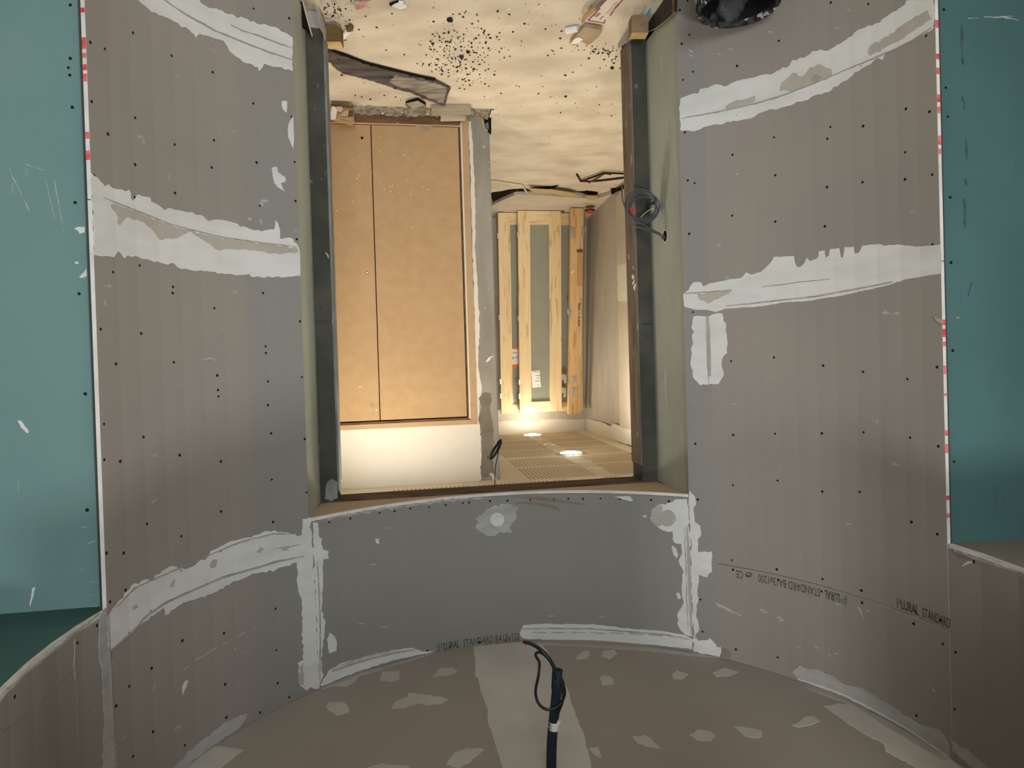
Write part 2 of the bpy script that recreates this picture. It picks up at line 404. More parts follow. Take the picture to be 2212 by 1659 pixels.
# two ceiling boards that meet under the broad filler band
seam_a=at_z(1090,1390,Z_C); seam_b=at_z(1180,1659,Z_C)
sd=(seam_b-seam_a); sd.z=0; sd.normalize(); sn=Vector((-sd.y,sd.x,0))
def half(sign):
    bm=bmesh.new(); bmesh.ops.create_circle(bm,cap_ends=True,segments=72,radius=R+.012,matrix=Matrix.Translation((CX,CY,Z_C)))
    bmesh.ops.bisect_plane(bm,geom=bm.verts[:]+bm.edges[:]+bm.faces[:],plane_co=seam_a+sn*sign*.001,plane_no=sn*sign,clear_inner=True)
    bm.faces.ensure_lookup_table(); f=bm.faces[0]; poly=[v.co.copy() for v in f.verts]; bm.free(); return poly
for s_ in (1,-1): MB().prism(half(s_),(0,0,.0125)).build('plasterboard_panel',M_ceil,ceil)
MB().box((0,.1,Z_C+.0325),6.4,7.6,.03).build('ceiling_slab',M_backing,ceil)
patch('filler_band',[(1022,1396),(1027,1429),(1026,1460),(1034,1467),(1040,1498),(1053,1530),(1054,1562),(1068,1603),(1084,1653),(1092,1700),(1282,1700),(1276,1644),(1258,1577),(1233,1517),(1230,1498),(1205,1450),(1185,1412),(1172,1391),(1125,1387)],ceil,M_fillc,'ceil',amp=.8)
CP=[[(714,1482),(774,1462),(768,1473),(749,1484)],[(821,1471),(826,1451),(863,1449),(863,1467),(847,1473)],[(935,1462),(951,1444),(977,1442),(988,1451),(970,1460)],
[(704,1527),(711,1517),(739,1516),(752,1527),(755,1539),(727,1546),(711,1536)],[(845,1531),(853,1517),(882,1505),(882,1497),(913,1501),(954,1506),(969,1512),(954,1520),(923,1524),(901,1520),(872,1530)],
[(964,1652),(980,1628),(1008,1617),(1037,1617),(1048,1619),(1037,1628),(1012,1650),(992,1660)],[(786,1662),(821,1650),(882,1655),(890,1664),(850,1690)],[(462,1612),(527,1620),(487,1652),(451,1674),(404,1658)],
[(1244,1424),(1257,1408),(1274,1406),(1273,1417),(1260,1424)],[(1298,1419),(1304,1406),(1327,1403),(1334,1413),(1317,1425)],[(1296,1463),(1306,1459),(1323,1465),(1327,1478),(1301,1481)],
[(1450,1459),(1463,1448),(1489,1457),(1475,1467),(1456,1467)],[(1539,1453),(1567,1443),(1595,1452),(1580,1459),(1548,1462)],[(1366,1592),(1393,1588),(1409,1599),(1428,1618),(1402,1614),(1377,1606)],
[(1488,1588),(1510,1577),(1535,1580),(1546,1590),(1534,1603),(1504,1598)],[(1584,1568),(1611,1572),(1646,1579),(1646,1590),(1637,1595),(1608,1590)],[(1709,1566),(1723,1562),(1738,1549),(1757,1548),(1771,1558),(1754,1566),(1725,1571)],
[(1272,1616),(1292,1614),(1301,1639),(1285,1632)]]
for q in CP: patch('filler_spot',q,ceil,M_fillc2,'ceil',amp=.7,step=6)
patch('filler_band',[(1779,1526),(1840,1519),(1919,1556),(1992,1603),(2053,1641),(2078,1659),(2130,1692),(2040,1700),(1956,1645),(1912,1623),(1909,1609),(1847,1573)],ceil,M_fillc,'ceil',amp=.8)
patch('filler_lip',[(1145,1389),(1251,1391.5),(1401,1400),(1498,1411),(1552,1420),(1500,1417),(1401,1407),(1251,1396),(1145,1392)],ceil,M_fill2,'ceil',amp=.3)
patch('filler_lip',[(1726,1472),(1829,1510),(1956,1578),(2050,1641),(2040,1645),(1900,1562),(1840,1523),(1790,1506),(1740,1486)],ceil,M_fill2,'ceil',amp=.3)
patch('filler_lip',[(690,1487),(773,1455),(905,1418),(938,1411),(905,1422),(773,1462),(700,1489)],ceil,M_fill2,'ceil',amp=.3)


# ---- floor
fl=struct('floor','dusty pale concrete floor running through the doorway, scattered with rubble')
S_M, S_B, Z_F = 4.48, 7.21, 2.46
tr_s0=4.30
def slab(name,poly,z,th,m): return MB().prism([Vector((p.x,p.y,z)) for p in poly],(0,0,-th)).build(name,m,fl)
crackL,crackR=at_z(1050,437,0),at_z(1338,404,0)
cz=[at_z(*p,0) for p in [(1062,436),(1085,424),(1112,412),(1150,412),(1190,414),(1250,418),(1290,420),(1312,414)]]
main=[Fp(-4.0,-.0,0)-NN*4.2,Fp(4.0,-.0,0)-NN*4.2,Fp(4.0,6.2,0),Fp(2.15,6.2,0)]+[Vector((p.x,p.y,0)) for p in cz[::-1]]+[Fp(.66,5.75,0),Fp(.66,tr_s0+.02,0),Fp(-1.8,tr_s0+.10,0),Fp(-4,tr_s0,0)]
slab('concrete_slab',main,0,.08,M_floor)
random.seed(4); mb=MB(); nl,ns=90,7; vs=[]
for i in range(nl):
    for j in range(ns): vs.append(Fp(-1.2+i*1.85/(nl-1),tr_s0-.04+j*.036,-.016+.005*j+random.uniform(-.010,.010)))
mb.add(vs,[(i*ns+j,(i+1)*ns+j,(i+1)*ns+j+1,i*ns+j+1) for i in range(nl-1) for j in range(ns-1)])
mb.build('insulation_wool',M_trench,fl)
# raised, ramped rear slab beyond the crack
back=[Vector((p.x,p.y,.0)) for p in cz]
bv=[p+NN*.03+UP*.035 for p in back]; e0=Fp(.66,5.95,.03)
poly=[Fp(.63,6.02,.03)]+bv+[Fp(2.16,6.30,.03)]
mb=MB(); n=len(poly); far=[p+NN*((S_B+.05)-p.dot(NN)) for p in poly]
far=[Vector((p.x,p.y,SLAB_B)) for p in far]
low=[Vector((p.x,p.y,-.06)) for p in poly]
mb.add(poly+far+low,[(i,i+1,n+i+1,n+i) for i in range(n-1)]+[(i,i+1,2*n+i+1,2*n+i) for i in range(n-1)])
mb.build('raised_screed',M_floor2,fl)
MB().prism([Fp(.6,5.6,-.07),Fp(2.2,5.6,-.07),Fp(2.2,6.6,-.07),Fp(.6,6.6,-.07)],(0,0,-.02)).build('crack_bottom',M_gap,fl)
def zb(s): return .03+(SLAB_B-.03)*max(0,min(1,(s-6.1)/(S_B-6.1)))
# yellow foam showing along the crack
for q in [[(1138,406),(1190,409),(1230,414),(1262,424),(1225,424),(1190,417),(1160,417)],[(1266,421),(1292,423),(1284,431),(1270,431)]]:
    MB().prism([at_z(*p,.036) for p in q],(0,0,.006)).build('yellow_foam_scrap',M_yfoam,fl)
for q in [[(1060,416),(1064,438),(1085,426),(1112,413.5),(1150,411),(1200,405),(1150,407),(1110,408)],[(1247,414),(1268,411),(1290,414),(1292,419),(1268,420)],[(1320,406),(1331,405),(1330,409),(1318,410)],[(1108,412),(1150,405),(1190,402),(1207,399),(1200,404),(1160,410)]]:
    patch('dark_crack',q,fl,M_gap,'floor',base=.004,amp=.4,step=5)

# ---- curved walls of the lobby
def curved_wall(name,label): return struct(name,label)
wl=curved_wall('wall_left','curved grey plasterboard wall left of the doorway with three filled joints')
for z0,z1 in ((.01,Z_JLL),(Z_JLL,Z_J2L),(Z_J2L,Z_JUL),(Z_JUL,Z_C)):
    board('plasterboard_panel',58.67,P_OL,z0,z1,wl,M_board,g0=0); board('plasterboard_panel',P_DL,58.67,z0,z1,wl,M_board2,g1=0)
wr=curved_wall('wall_right','curved grey plasterboard wall right of the doorway with printed board lines')
for z0,z1 in ((.01,Z_JLR),(Z_JLR,Z_J2R),(Z_J2R,Z_PR-.0008),(Z_PR+.0008,Z_C)):
    board('plasterboard_panel',P_OR,-35.19,z0,z1,wr,M_board,g1=0)
for z0,z1 in ((.01,Z_J2R),(Z_J2R,Z_C)):
    board('plasterboard_panel',-35.19,P_DR,z0,z1,wr,M_board2,gap=.0008)
wf=curved_wall('wall_front','curved grey plasterboard panel above the doorway')
board('plasterboard_panel',P_DR,P_DL,Z_L,Z_C,wf,M_board2)
wul=curved_wall('wall_upper_left','grey plasterboard over the left side opening, with white cut lower edge')
board('plasterboard_panel',P_OL,132,Z_LL,Z_C,wul,M_board)
wur=curved_wall('wall_upper_right','grey plasterboard over the right side opening, with white cut lower edge')
board('plasterboard_panel',-132,P_OR,Z_LR,Z_C,wur,M_board)
def edge_ring(p0,p1,z,par):
    o=board('cut_board_edge',p0,p1,z-.0155,z-.0005,par,M_gyps,gap=.0010); o['label']='white cut gypsum edge'; return o
edge_ring(P_DR,P_DL,Z_L,wf); edge_ring(P_OL+.2,131.9,Z_LL,wul); edge_ring(-131.9,P_OR-.2,Z_LR,wur)
# added dark lining behind the boards, seals out light so the joints read dark
def lining(p0,p1,z0,z1,par):
    mb=MB(); ph=[p0]+[b for b in BP if p0<b<p1]+[p1]; vs=[]
    for p in ph: vs+=[cpos(p,z0,-.0128),cpos(p,z1,-.0128),cpos(p,z0,-.024),cpos(p,z1,-.024)]
    n=len(ph); fs=[]
    for i in range(n-1):
        a=4*i;b=a+4; fs+=[(a,b,b+1,a+1),(a+2,a+3,b+3,b+2),(a,a+2,b+2,b),(a+1,b+1,b+3,a+3)]
    fs+=[(0,1,3,2),(4*n-4,4*n-2,4*n-1,4*n-3)]
    mb.add(vs,fs); mb.build('joint_backing',M_backing,par)
lining(P_DL+.6,P_OL-.3,.01,Z_C,wl); lining(P_OR+.3,P_DR-.6,.01,Z_C,wr); lining(P_DR,P_DL,Z_L+.004,Z_C,wf)
lining(P_OL-.2,132,Z_LL+.004,Z_C,wul); lining(-132,P_OR+.2,Z_LR+.004,Z_C,wur)

# -- filler on the left wall
patch('joint_filler',[(262,-30),(297,0),(321,20),(351,35),(385,51),(408,64),(422,81),(430,73),(452,79),(483,89),(500,115),(523,133),(557,145),(559,154),(570,138),(591,145),(631,154),(631,81),(621,74),(601,62),(571,52),(540,47),(506,34),(473,22),(442,12),(429,0),(400,-30)],wl,M_fill)
patch('joint_filler',[(196,374),(211,385),(225,403),(233,398),(250,408.5),(270,413.5),(278,410),(287,435),(297,420),(314,425),(334,439),(354,454),(365,449),(385,454),(405,459),(432,464),(449,478),(469,474),(496,479),(527,489),(550,498),(592,496),(594,476),(604,496),(604,516),(625,513),(641,527),(645,534),(648,560),(648,596),(615,599),(542,598),(539,592),(510,595),(463,587),(416,585),(383,578),(376,570),(354,570),(340,565),(315,560),(300,556),(275,551),(268,558),(255,542),(246,556),(217,554),(204,551)],wl,M_fill)
patch('damp_streak',[(232,436),(304,461),(371,488),(473,513),(560,525),(641,536),(644,545),(600,549),(540,541),(500,538),(470,541),(440,520),(408,500),(384,514),(342,517),(330,500),(310,480),(270,470),(258,488),(250,462)],wl,M_stain,base=.0020)
stroke('tape_ridge',[(221,427),(262,443),(304,459),(371,486),(473,511.5),(560,524),(641,533)],2.4,wl,M_ridge)
stroke('tape_ridge',[(354,0),(388,24),(422,44),(462,66),(506,84),(574,111),(631,130)],3.5,wl,M_ridge)
stroke('tape_ridge',[(498,54),(520,66),(560,78),(600,94),(630,104)],3,wl,M_ridge)
patch('joint_filler',[(236,1327),(249,1309),(274,1277),(289,1260),(314,1251),(325,1253),(350,1233),(372,1222),(401,1230),(448,1204),(455,1190),(491,1172),(534,1161),(578,1147),(614,1150),(650,1156),(668,1150),(671,1206),(639,1215),(596,1230),(560,1237),(505,1255),(469,1277),(390,1305),(356,1329),(352,1313),(332,1329),(303,1349),(278,1367),(253,1392),(236,1414),(231,1370)],wl,M_fill)
stroke('tape_ridge',[(234.6,1409),(258,1388),(281.6,1367),(312,1333),(350,1305.5),(390,1286),(433,1267.6),(480,1247),(541.5,1229.7),(600,1212),(657,1200.8)],4,wl,M_ridge)
stroke('tape_ridge',[(250,1310),(290,1270),(340,1247),(400,1222),(448,1200),(520,1170),(590,1153),(640,1153)],2.2,wl,M_ridge)
stroke('tape_ridge',[(590,1186),(620,1181),(648,1176)],3.5,wl,M_stain)
for q in [[(452,1222),(460,1208),(468,1209),(466,1224),(456,1228)],[(366,1268),(372,1250),(377,1252),(374,1268)],[(553,1192),(562,1181),(570,1186),(560,1195)],[(606,1188),(615,1180),(625,1182),(618,1190)],[(284,1312),(292,1306),(297,1311),(288,1317)]]:
    patch('damp_spot',q,wl,M_stain,base=.0022,amp=.5,step=5)
patch('joint_filler',[(653,1121),(669,1117),(674,1160),(676,1212),(681,1300),(686,1400),(688,1488),(671,1484),(661,1491),(655,1486),(646,1475),(643,1432),(655,1425),(653,1349),(652,1298),(644,1277),(641,1215),(651,1208)],wl,M_fill)
patch('joint_filler',[(375,1659),(401,1630),(433,1601),(480,1565),(505,1551),(538,1540),(516,1572),(462,1608),(408,1651),(399,1665)],wl,M_fill2)
patch('joint_filler',[(213,1334),(228,1313),(235,1412),(242,1425),(240,1493),(247,1565),(251,1665),(220,1665),(224,1565),(220,1457),(213,1421)],wl,M_fill2)
stroke('tape_ridge',[(232,1330),(236,1414),(240,1500),(244,1580),(246,1659)],2.2,wl,M_ridge)
for q in [[(587,362),(597,360),(600,372),(615,382),(617,392),(606,396),(615,413),(600,405),(592,396),(588,375)],[(608,219),(620,219),(619,244),(610,235)],[(632,250),(623,268),(622,295),(628,312),(634,322),(635,290)],[(532,470),(543,471),(541,478)],[(560,473),(566,476),(566,487),(562,484)],
          [(393,1483),(400,1470),(406,1470),(398,1492),(394,1500)]]:
    patch('filler_smear',q,wl,M_fill2 if q[0][0]>500 and q[0][1]>460 else M_fill,amp=.6,step=6)
for q in [[(655,1432),(646,1442),(645,1474),(654,1480)]]: patch('filler_smear',q,wl,M_fill2,base=.002)
for q in [[(418,1428),(445,1412),(470,1398)],[(480,1392),(500,1381)],[(508,1376),(530,1365)],[(546,1356),(553,1352)],[(396,1450),(402,1442),(408,1440)],[(526,1410),(540,1409)],[(330,1494),(334,1482),(338,1479)],[(226,648),(227,660)],[(238,735),(243,738)],[(265,1598),(268,1590)],[(430,778),(455,774),(468,782)],[(255,1590),(262,1600)]]:
    stroke('filler_smear',q,3,wl,M_fill2,base=.0006,amp=.8)
scL=sc(0,0,2.962,[(1623,55),(1850,117),(1338,213),(850,210),(669,313),(577,272),(1097,357),(1621,358),(1360,462),(586,650),(1620,662),(864,754),(1865,748),(689,857),(1368,897),(1117,925),(864,1053),(1641,1040),(1885,1036),(1354,1072),(602,1125),(1119,1235),(862,1263),(1662,1316),(1890,1286),(1898,1531)])
scL+=sc(0,500,2.765,[(834,203),(674,243),(1032,331),(1030,368),(1571,368),(1279,458),(600,583),(843,609),(1792,537),(1586,686),(1588,726),(691,791),(1037,781),(1296,860),(1803,870),(1601,896),(1301,947),(1304,985),(620,1150),(1600,1037),(857,1227),(1619,1206),(1820,1240),(622,1363),(717,1373),(1072,1336),(1318,1374),(1623,1482),(1831,1559)])
scL+=sc(0,1060,2.770,[(1321,124),(880,198),(1084,272),(1634,187),(637,373),(739,373),(1320,364),(750,595),(657,665),(1082,478),(900,718),(770,850),(1649,706),(1090,897),(1339,852),(907,1062),(1654,954),(1346,1158),(772,1170),(1102,1195),(1662,1152),(693,1287),(1353,1356),(1730,1235),(1556,1327),(915,1442),(1104,1523),(796,1590)])
screws('screw_heads',scL,wl)
screws('screw_heads',sc(0,1060,2.770,[(578,807),(461,912),(85,1233)]),wul)
stroke('filler_smear',[(3,1585),(40,1560),(75,1528),(110,1498),(140,1465),(158,1440)],7,wul,M_board2,base=.0006,amp=2)
stroke('tape_ridge',[(163,1475),(167,1560),(171,1655)],1.5,wul,M_ridge,base=.0005,amp=.2)
stroke('filler_smear',[(160,1380),(161,1410),(158,1440),(162,1472)],3,wul,M_fill2,base=.0008,amp=.8)
stroke('filler_smear',[(14,1490),(60,1450),(120,1402),(170,1360),(215,1325)],5,wul,M_fill2,base=.0008,amp=1)

# -- filler on the right wall
patch('joint_filler',[(1470,213),(1499,202),(1521,191),(1547,182),(1565,187),(1584,178),(1620,169),(1672,158),(1705,143),(1712,130),(1738,125),(1756,110),(1782,110),(1815,95),(1852,66),(1885,55),(1914,37),(1943,18),(1965,0),(2000,-28),(2016,-28),(2020,37),(2016,62),(2002,70),(1951,97),(1914,114),(1907,130),(1896,125),(1855,154),(1822,176),(1796,195),(1767,204),(1730,220),(1708,228),(1657,239),(1617,257),(1584,261),(1528,273),(1499,284),(1470,283)],wr,M_fill)
stroke('tape_ridge',[(1472,256),(1530,246),(1583.5,235),(1640,222),(1694,205.6),(1750,184),(1804,161.5),(1870,134),(1936,106),(1975,86),(2014,60)],2.4,wr,M_ridge)
patch('damp_streak',[(1690,178),(1712,158),(1735,166),(1750,146),(1775,140),(1797,150),(1799,165),(1750,184),(1712,198),(1684,196)],wr,M_stain,base=.0020)
patch('damp_streak',[(1566,232),(1585,219),(1615,213),(1632,206),(1631,219),(1600,229),(1570,236)],wr,M_stain,base=.0020)
patch('damp_streak',[(1876,112),(1880,100),(1920,78),(1960,48),(2005,22),(2014,40),(1960,76),(1915,102),(1880,121)],wr,M_stain,base=.0020)
patch('filler_chip',[(1752,176),(1757,164),(1768,161),(1778,166),(1768,175)],wr,M_ridge,base=.0027,amp=.8,step=4)
patch('joint_filler',[(1476,634),(1488,626),(1498,610),(1515,610),(1519,619),(1533,612),(1571,605),(1602,600),(1612,588),(1622,593),(1643,588),(1653,579),(1667,565),(1672,555),(1715,553),(1717,566),(1722,577),(1731,576),(1738,568),(1743,557),(1750,564),(1758,561),(1767,557),(1769,543),(1782,541),(1784,557),(1791,552),(1794,538),(1813,536),(1817,557),(1821,556),(1825,534),(1844,533),(1846,548),(1856,546),(1863,531),(1898,527),(1912,531),(1939,528),(1980,533),(2032,528),(2034,560),(2034,591),(2001,596),(1960,603),(1915,617),(1877,626),(1815,639),(1746,650),(1698,653),(1643,662),(1567,667),(1546,674),(1529,670),(1502,669),(1478,662)],wr,M_fill,amp=.5)
stroke('tape_ridge',[(1570,661),(1640,654),(1700,647),(1760,641),(1815,631),(1870,621),(1930,609)],3,wr,M_ridge)
stroke('tape_ridge',[(1646,620),(1690,615),(1730,609),(1794,603)],2,wr,M_ridge)
patch('damp_streak',[(1507,634),(1582,627),(1560,640),(1530,656),(1512,648)],wr,M_stain,base=.0020)
stroke('tape_ridge',[(1477,634),(1510,632),(1540,630),(1580,627)],2,wr,M_ridge,base=.0032)
patch('joint_filler',[(1498,684),(1520,683),(1540,679),(1560,677),(1569,707),(1572,738),(1571,763),(1560,776),(1564,810),(1553,829),(1535,829),(1512,832),(1498,817),(1493,776),(1495,724)],wr,M_fill,amp=1.4)
stroke('damp_streak',[(1527,684),(1530,720),(1532,790),(1534,812)],9,wr,M_stain,base=.0020)
stroke('tape_ridge',[(1531,684),(1531,730),(1531,790),(1531,828)],2.2,wr,M_ridge)
patch('joint_filler',[(1489,1060),(1501,1072),(1504,1090),(1498,1096),(1501,1127),(1513,1136),(1514,1157),(1507,1166),(1508,1193),(1537,1191),(1538,1205),(1537,1217),(1538,1235),(1528,1247),(1510,1241),(1508,1301),(1504,1325),(1511,1356),(1501,1377),(1497,1377),(1493,1211),(1490,1120)],wr,M_fill)
patch('joint_filler',[(1498,1378),(1522,1383),(1534,1378),(1545,1390),(1558,1398),(1554,1419),(1522,1413),(1500,1408)],wr,M_fill,amp=2.2,step=6)
patch('torn_paper',[(1556,1398),(1570,1402),(1580,1412),(1578,1425),(1556,1419)],wr,M_scuff,base=.0006,amp=1)
patch('joint_filler',[(1712,1452),(1728,1437),(1746,1445),(1768,1446),(1793,1457),(1826,1479),(1862,1486),(1894,1504),(1938,1533),(1992,1566),(2031,1576),(2051,1605),(2054,1640),(2028,1624),(1956,1574),(1901,1543),(1829,1506),(1780,1488),(1726,1468)],wr,M_fill2,amp=.8)
stroke('tape_ridge',[(1724,1466),(1780,1484),(1829,1503),(1900,1540),(1956,1571),(2028,1620),(2050,1634)],3,wr,M_fill)
patch('joint_filler',[(2056,1584),(2060,1602),(2100,1627),(2140,1660),(2110,1662),(2080,1640),(2057,1625)],wur,M_fill2,amp=1.5)
stroke('torn_paper',[(2056,1187),(2075,1202),(2100,1210)],10,wur,M_scuff,base=.0006,amp=1.4)
stroke('filler_smear',[(2080,1222),(2092,1215),(2102,1214)],6,wur,M_fill,base=.0010)
stroke('filler_smear',[(2060,1188),(2100,1203),(2140,1217),(2180,1229),(2212,1239)],5,wur,M_fill2,base=.0008,amp=1)
stroke('filler_smear',[(1546,1303),(1570,1315),(1602,1331)],5,wr,M_fill2,base=.0006,amp=1)
stroke('filler_smear',[(1853,1310),(1860,1322),(1866,1338)],4,wr,M_fill2,base=.0006,amp=.8)
for q in [(1645,1318),(1683,1333),(1687,1340),(1652,1322),(1724,1397),(1764,1398),(1806,1412),(1875,1320),(1809,1305),(1540,50),(1492,110),(1493,120),(1578,106),(1663,69),(1808,60),(1833,20),(1553,118)]:
    stroke('filler_smear',[(q[0]-4,q[1]-random.uniform(-3,5)),(q[0],q[1]),(q[0]+6,q[1]+random.uniform(-1,5))],3.5,wr,M_fill2,base=.0006,amp=.8)
scR=sc(1400,0,2.724,[(232,5),(1076,15),(1296,24),(187,60),(244,205),(198,258),(770,240),(524,388),(264,422),(205,470),(520,680),(217,779),(1256,390),(1637,210),(741,808),(1073,747),(1055,817),(1266,742),(1518,640),(1657,657),(497,911),(1514,896),(749,1031),(1263,1072),(1053,1101),(1673,1028),(1513,1055),(234,1062),(274,1078),(495,1269),(749,1304),(1041,1332),(242,1376),(1675,1441)])
scR+=sc(1450,500,2.903,[(112,14),(136,506),(376,813),(644,790),(953,841),(1204,880),(1482,926),(1668,850),(389,1276),(651,1268),(945,1266),(1207,1259),(1499,1293),(1676,1347),(152,1331),(388,1591),(667,1562)])
scR+=sc(1450,1060,2.769,[(159,53),(904,5),(1127,7),(1438,187),(1592,260),(362,415),(632,470),(370,472),(642,533),(905,528),(899,602),(1137,597),(1142,670),(1461,722),(1451,795),(1613,775),(1626,917),(175,651),(187,842),(387,949),(637,996),(924,1095),(1468,1345)])
screws('screw_heads',scR,wr); screws('screw_heads',sc(1450,1060,2.769,[(1702,966),(1696,1307),(1811,424)]),wur)

# -- filler over the doorway
patch('joint_filler',[(676,1128),(687,1130),(688,1151),(697,1187),(709,1190),(710,1206),(697,1208),(697,1256),(693,1319),(702,1347),(694,1407),(696,1464),(690,1482),(686,1484),(685,1400),(681,1300),(677,1200)],wf,M_fill)
stroke('tape_ridge',[(684,1212),(688,1270),(690,1330),(691,1400),(690,1470)],2.2,wf,M_ridge)
patch('filler_smear',[(706,1381),(712,1366),(722,1374),(727,1388),(726,1406),(711,1411),(708,1400)],wf,M_fill,amp=.6)
patch('filler_smear',[(1026,1120),(1040,1112),(1060,1096),(1080,1089),(1105,1091),(1117,1093),(1115,1120),(1105,1130),(1105,1152),(1085,1150),(1057,1158),(1038,1150),(1027,1140),(1034,1130)],wf,M_fill2,amp=2.0,step=5)
def disc(cx_,cy_,r): return [(cx_+r*math.cos(a),cy_+r*math.sin(a)) for a in [k*math.pi/12 for k in range(24)]]
patch('filled_hole',disc(1074,1122,15),wf,M_fill,base=.0026,amp=.2)
patch('joint_filler',[(1407,1102),(1428,1088),(1444,1086),(1459,1078),(1484,1078),(1488,1099),(1491,1211),(1496,1374),(1489,1374),(1471,1362),(1463,1346),(1465,1322),(1475,1307),(1474,1256),(1477,1235),(1466,1211),(1474,1193),(1472,1175),(1457,1172),(1453,1148),(1434,1146),(1419,1136),(1407,1126)],wf,M_fill)
patch('filled_hole',disc(1442,1119,18),wf,M_stain,base=.0028,amp=.3); patch('filled_hole',disc(1474,1128,12.5),wf,M_fill,base=.0028,amp=.3)
patch('filler_smear',[(1407,1102),(1428,1088),(1432,1100),(1424,1118),(1428,1136),(1419,1136),(1407,1126)],wf,M_fill2,base=.0022)
stroke('damp_streak',[(1484,1130),(1488,1200),(1490,1280),(1494,1372)],7,wf,M_stain,base=.0022)
stroke('tape_ridge',[(1479,1140),(1482,1220),(1484,1300),(1487,1360)],1.8,wf,M_ridge)
for q in [[(1451,1178),(1460,1184),(1465,1198),(1463,1205),(1455,1198)],[(1461,1280),(1468,1281),(1472,1292),(1465,1294)],[(1386,1115),(1396,1112),(1396,1119)],[(810,1164),(818,1164),(820,1175),(812,1173)]]:
    patch('filler_smear',q,wf,M_fill,amp=.5,step=5)
patch('joint_filler',[(1123,1366),(1130,1350),(1175,1347),(1245,1348),(1281,1348),(1320,1353),(1371,1359),(1432,1363),(1477,1371),(1495,1380),(1496,1402),(1401,1392),(1281,1384),(1145,1381),(1126,1378)],wf,M_fill,amp=.6)
stroke('tape_ridge',[(1126,1358),(1200,1357),(1281,1358),(1371,1365),(1440,1371),(1490,1381)],2.2,wf,M_ridge)
for x in range(1150,1480,42):
    y=1365.5+((x-1250)/230)**2*12 if x>1250 else 1365.5
    stroke('tape_ridge',[(x,y),(x+30,y+(.5 if x<1250 else 2.2))],4,wf,M_stain,base=.0032)
patch('joint_filler',[(691,1480),(711,1446),(733,1434),(791,1417),(845,1404),(890,1399),(913,1407),(938,1407),(905,1414),(851,1425),(773,1450),(697,1481)],wf,M_fill,amp=.6)
stroke('tape_ridge',[(716,1450),(760,1434),(800,1422),(850,1410),(895,1403)],5,wf,M_stain,base=.0032)
stroke('tape_ridge',[(711,1447),(760,1428),(810,1413),(860,1402)],1.8,wf,M_ridge)
for q in [[(1100,1073),(1175,1073),(1270,1090),(1250,1090),(1190,1084)],[(1150,1083),(1200,1092),(1210,1102),(1170,1093),(1110,1086)]]: patch('scuffed_paper',q,wf,M_scuff,base=.0005,amp=.5)
patch('filler_smear',[(1325,1071),(1362,1073),(1368,1082),(1345,1078)],wf,M_fill,amp=1)
stroke('filler_smear',[(690,1124),(760,1111),(851,1096),(971,1080),(1060,1075)],4,wf,M_fill2,base=.0006,amp=1.3)
stroke('filler_smear',[(1130,1239),(1142,1239)],3,wf,M_ridge,base=.0006)
for q in [(805,1219),(840,1140),(1190,1330),(1300,1331),(780,1346),(830,1354)]: stroke('filler_smear',[(q[0]-8,q[1]),(q[0],q[1]+1),(q[0]+9,q[1])],2.4,wf,M_fill2,base=.0006,amp=.6)
scF=sc(640,1000,3.318,[(235,424),(387,398),(598,358),(704,346),(817,327),(952,317),(1070,302),(1194,287),(1238,284),(1388,273),(1513,270),(1678,265),(1756,262),(1847,259),(1949,256),(1100,1318),(1313,1283),(1500,1269),(940,1345)])
scF+=sc(1100,1000,3.318,[(320,260),(424,256),(529,257),(654,255),(792,258),(1017,266),(1144,274)])
screws('screw_heads',scF,wf)

# -- printed lines on the boards (image-upright lettering is upside down in the room)
def cyl_text(name,body,x_px,y_px,x2_px,y2_px,height,parent,flip,m,**k):
    """from the first to the second pixel along the wall; flip=True: head towards the ceiling side of the photo's up"""
    u0,z0=cyl(x_px,y_px); u1,z1=cyl(x2_px,y2_px); W=abs(u1-u0)*math.pi/180*R
    sg=1 if u1>u0 else -1; hs=-1 if flip else 1
    def fn(x,y):
        t=x/W; return cpos(u0+(u1-u0)*t, z0+(z1-z0)*t+hs*y, .0007)
    return put_text(name,body,fn,m,parent,width=W,height=height,**({'offset':.008} if not k else k))
HT=.0325
def marking(y_off,pts,parent,flip,zline):
    for (name,body,x0,x1,m,k) in pts:
        def yat(x):
            lo,hi=900,1659
            for _ in range(40):
                md=(lo+hi)/2
                if cyl(x,md)[1]<zline: lo=md
                else: hi=md
            return lo+y_off
        cyl_text(name,body,x0,yat(x0),x1,yat(x1),HT,parent,flip,m,**k)
marking(-2.5,[('printed_marking','P',945,959,M_inkg2,dict(outline=True)),('printed_marking','LURAL',958.5,993,M_inkg2,dict(offset=.022)),('printed_marking','STANDARD BA13x120',1001,1122,M_inkg,{})],wf,True,Z_C)
marking(-7,[('printed_marking','P',1938,1947,M_inkg2,dict(outline=True)),('printed_marking','LURAL',1947.5,1985,M_inkg2,dict(offset=.022)),('printed_marking','STANDARD',1993,2053.5,M_inkg,{})],wr,True,Z_PR)
marking(7,[('printed_marking','P',1829,1815,M_inkg2,dict(outline=True)),('printed_marking','LURAL',1814,1781,M_inkg2,dict(offset=.022)),('printed_marking','STANDARD BA13x1200',1772,1638,M_inkg,{}),('printed_marking','CE',1605,1590,M_inkg,{})],wr,False,Z_PR)
ell=[(1617.5+7.5*math.cos(a),1241.5+5.6*math.sin(a)) for a in [k*math.pi/10 for k in range(20)]]
patch('printed_marking',ell,wr,M_inkg2,base=.0005,amp=0)
def nf(x,y):
    u0,z0=cyl(1622.5,1238.5); return cpos(u0-0+math.degrees(x/R),z0+y,.0016)
u0,z0=cyl(1622,1239); u1,_=cyl(1613,1239)
put_text('printed_marking','NF',lambda x,y:cpos(u0+(u1-u0)*x/.014,z0+y,.0016),M_fill2,wr,width=.014,height=.009,offset=.01)

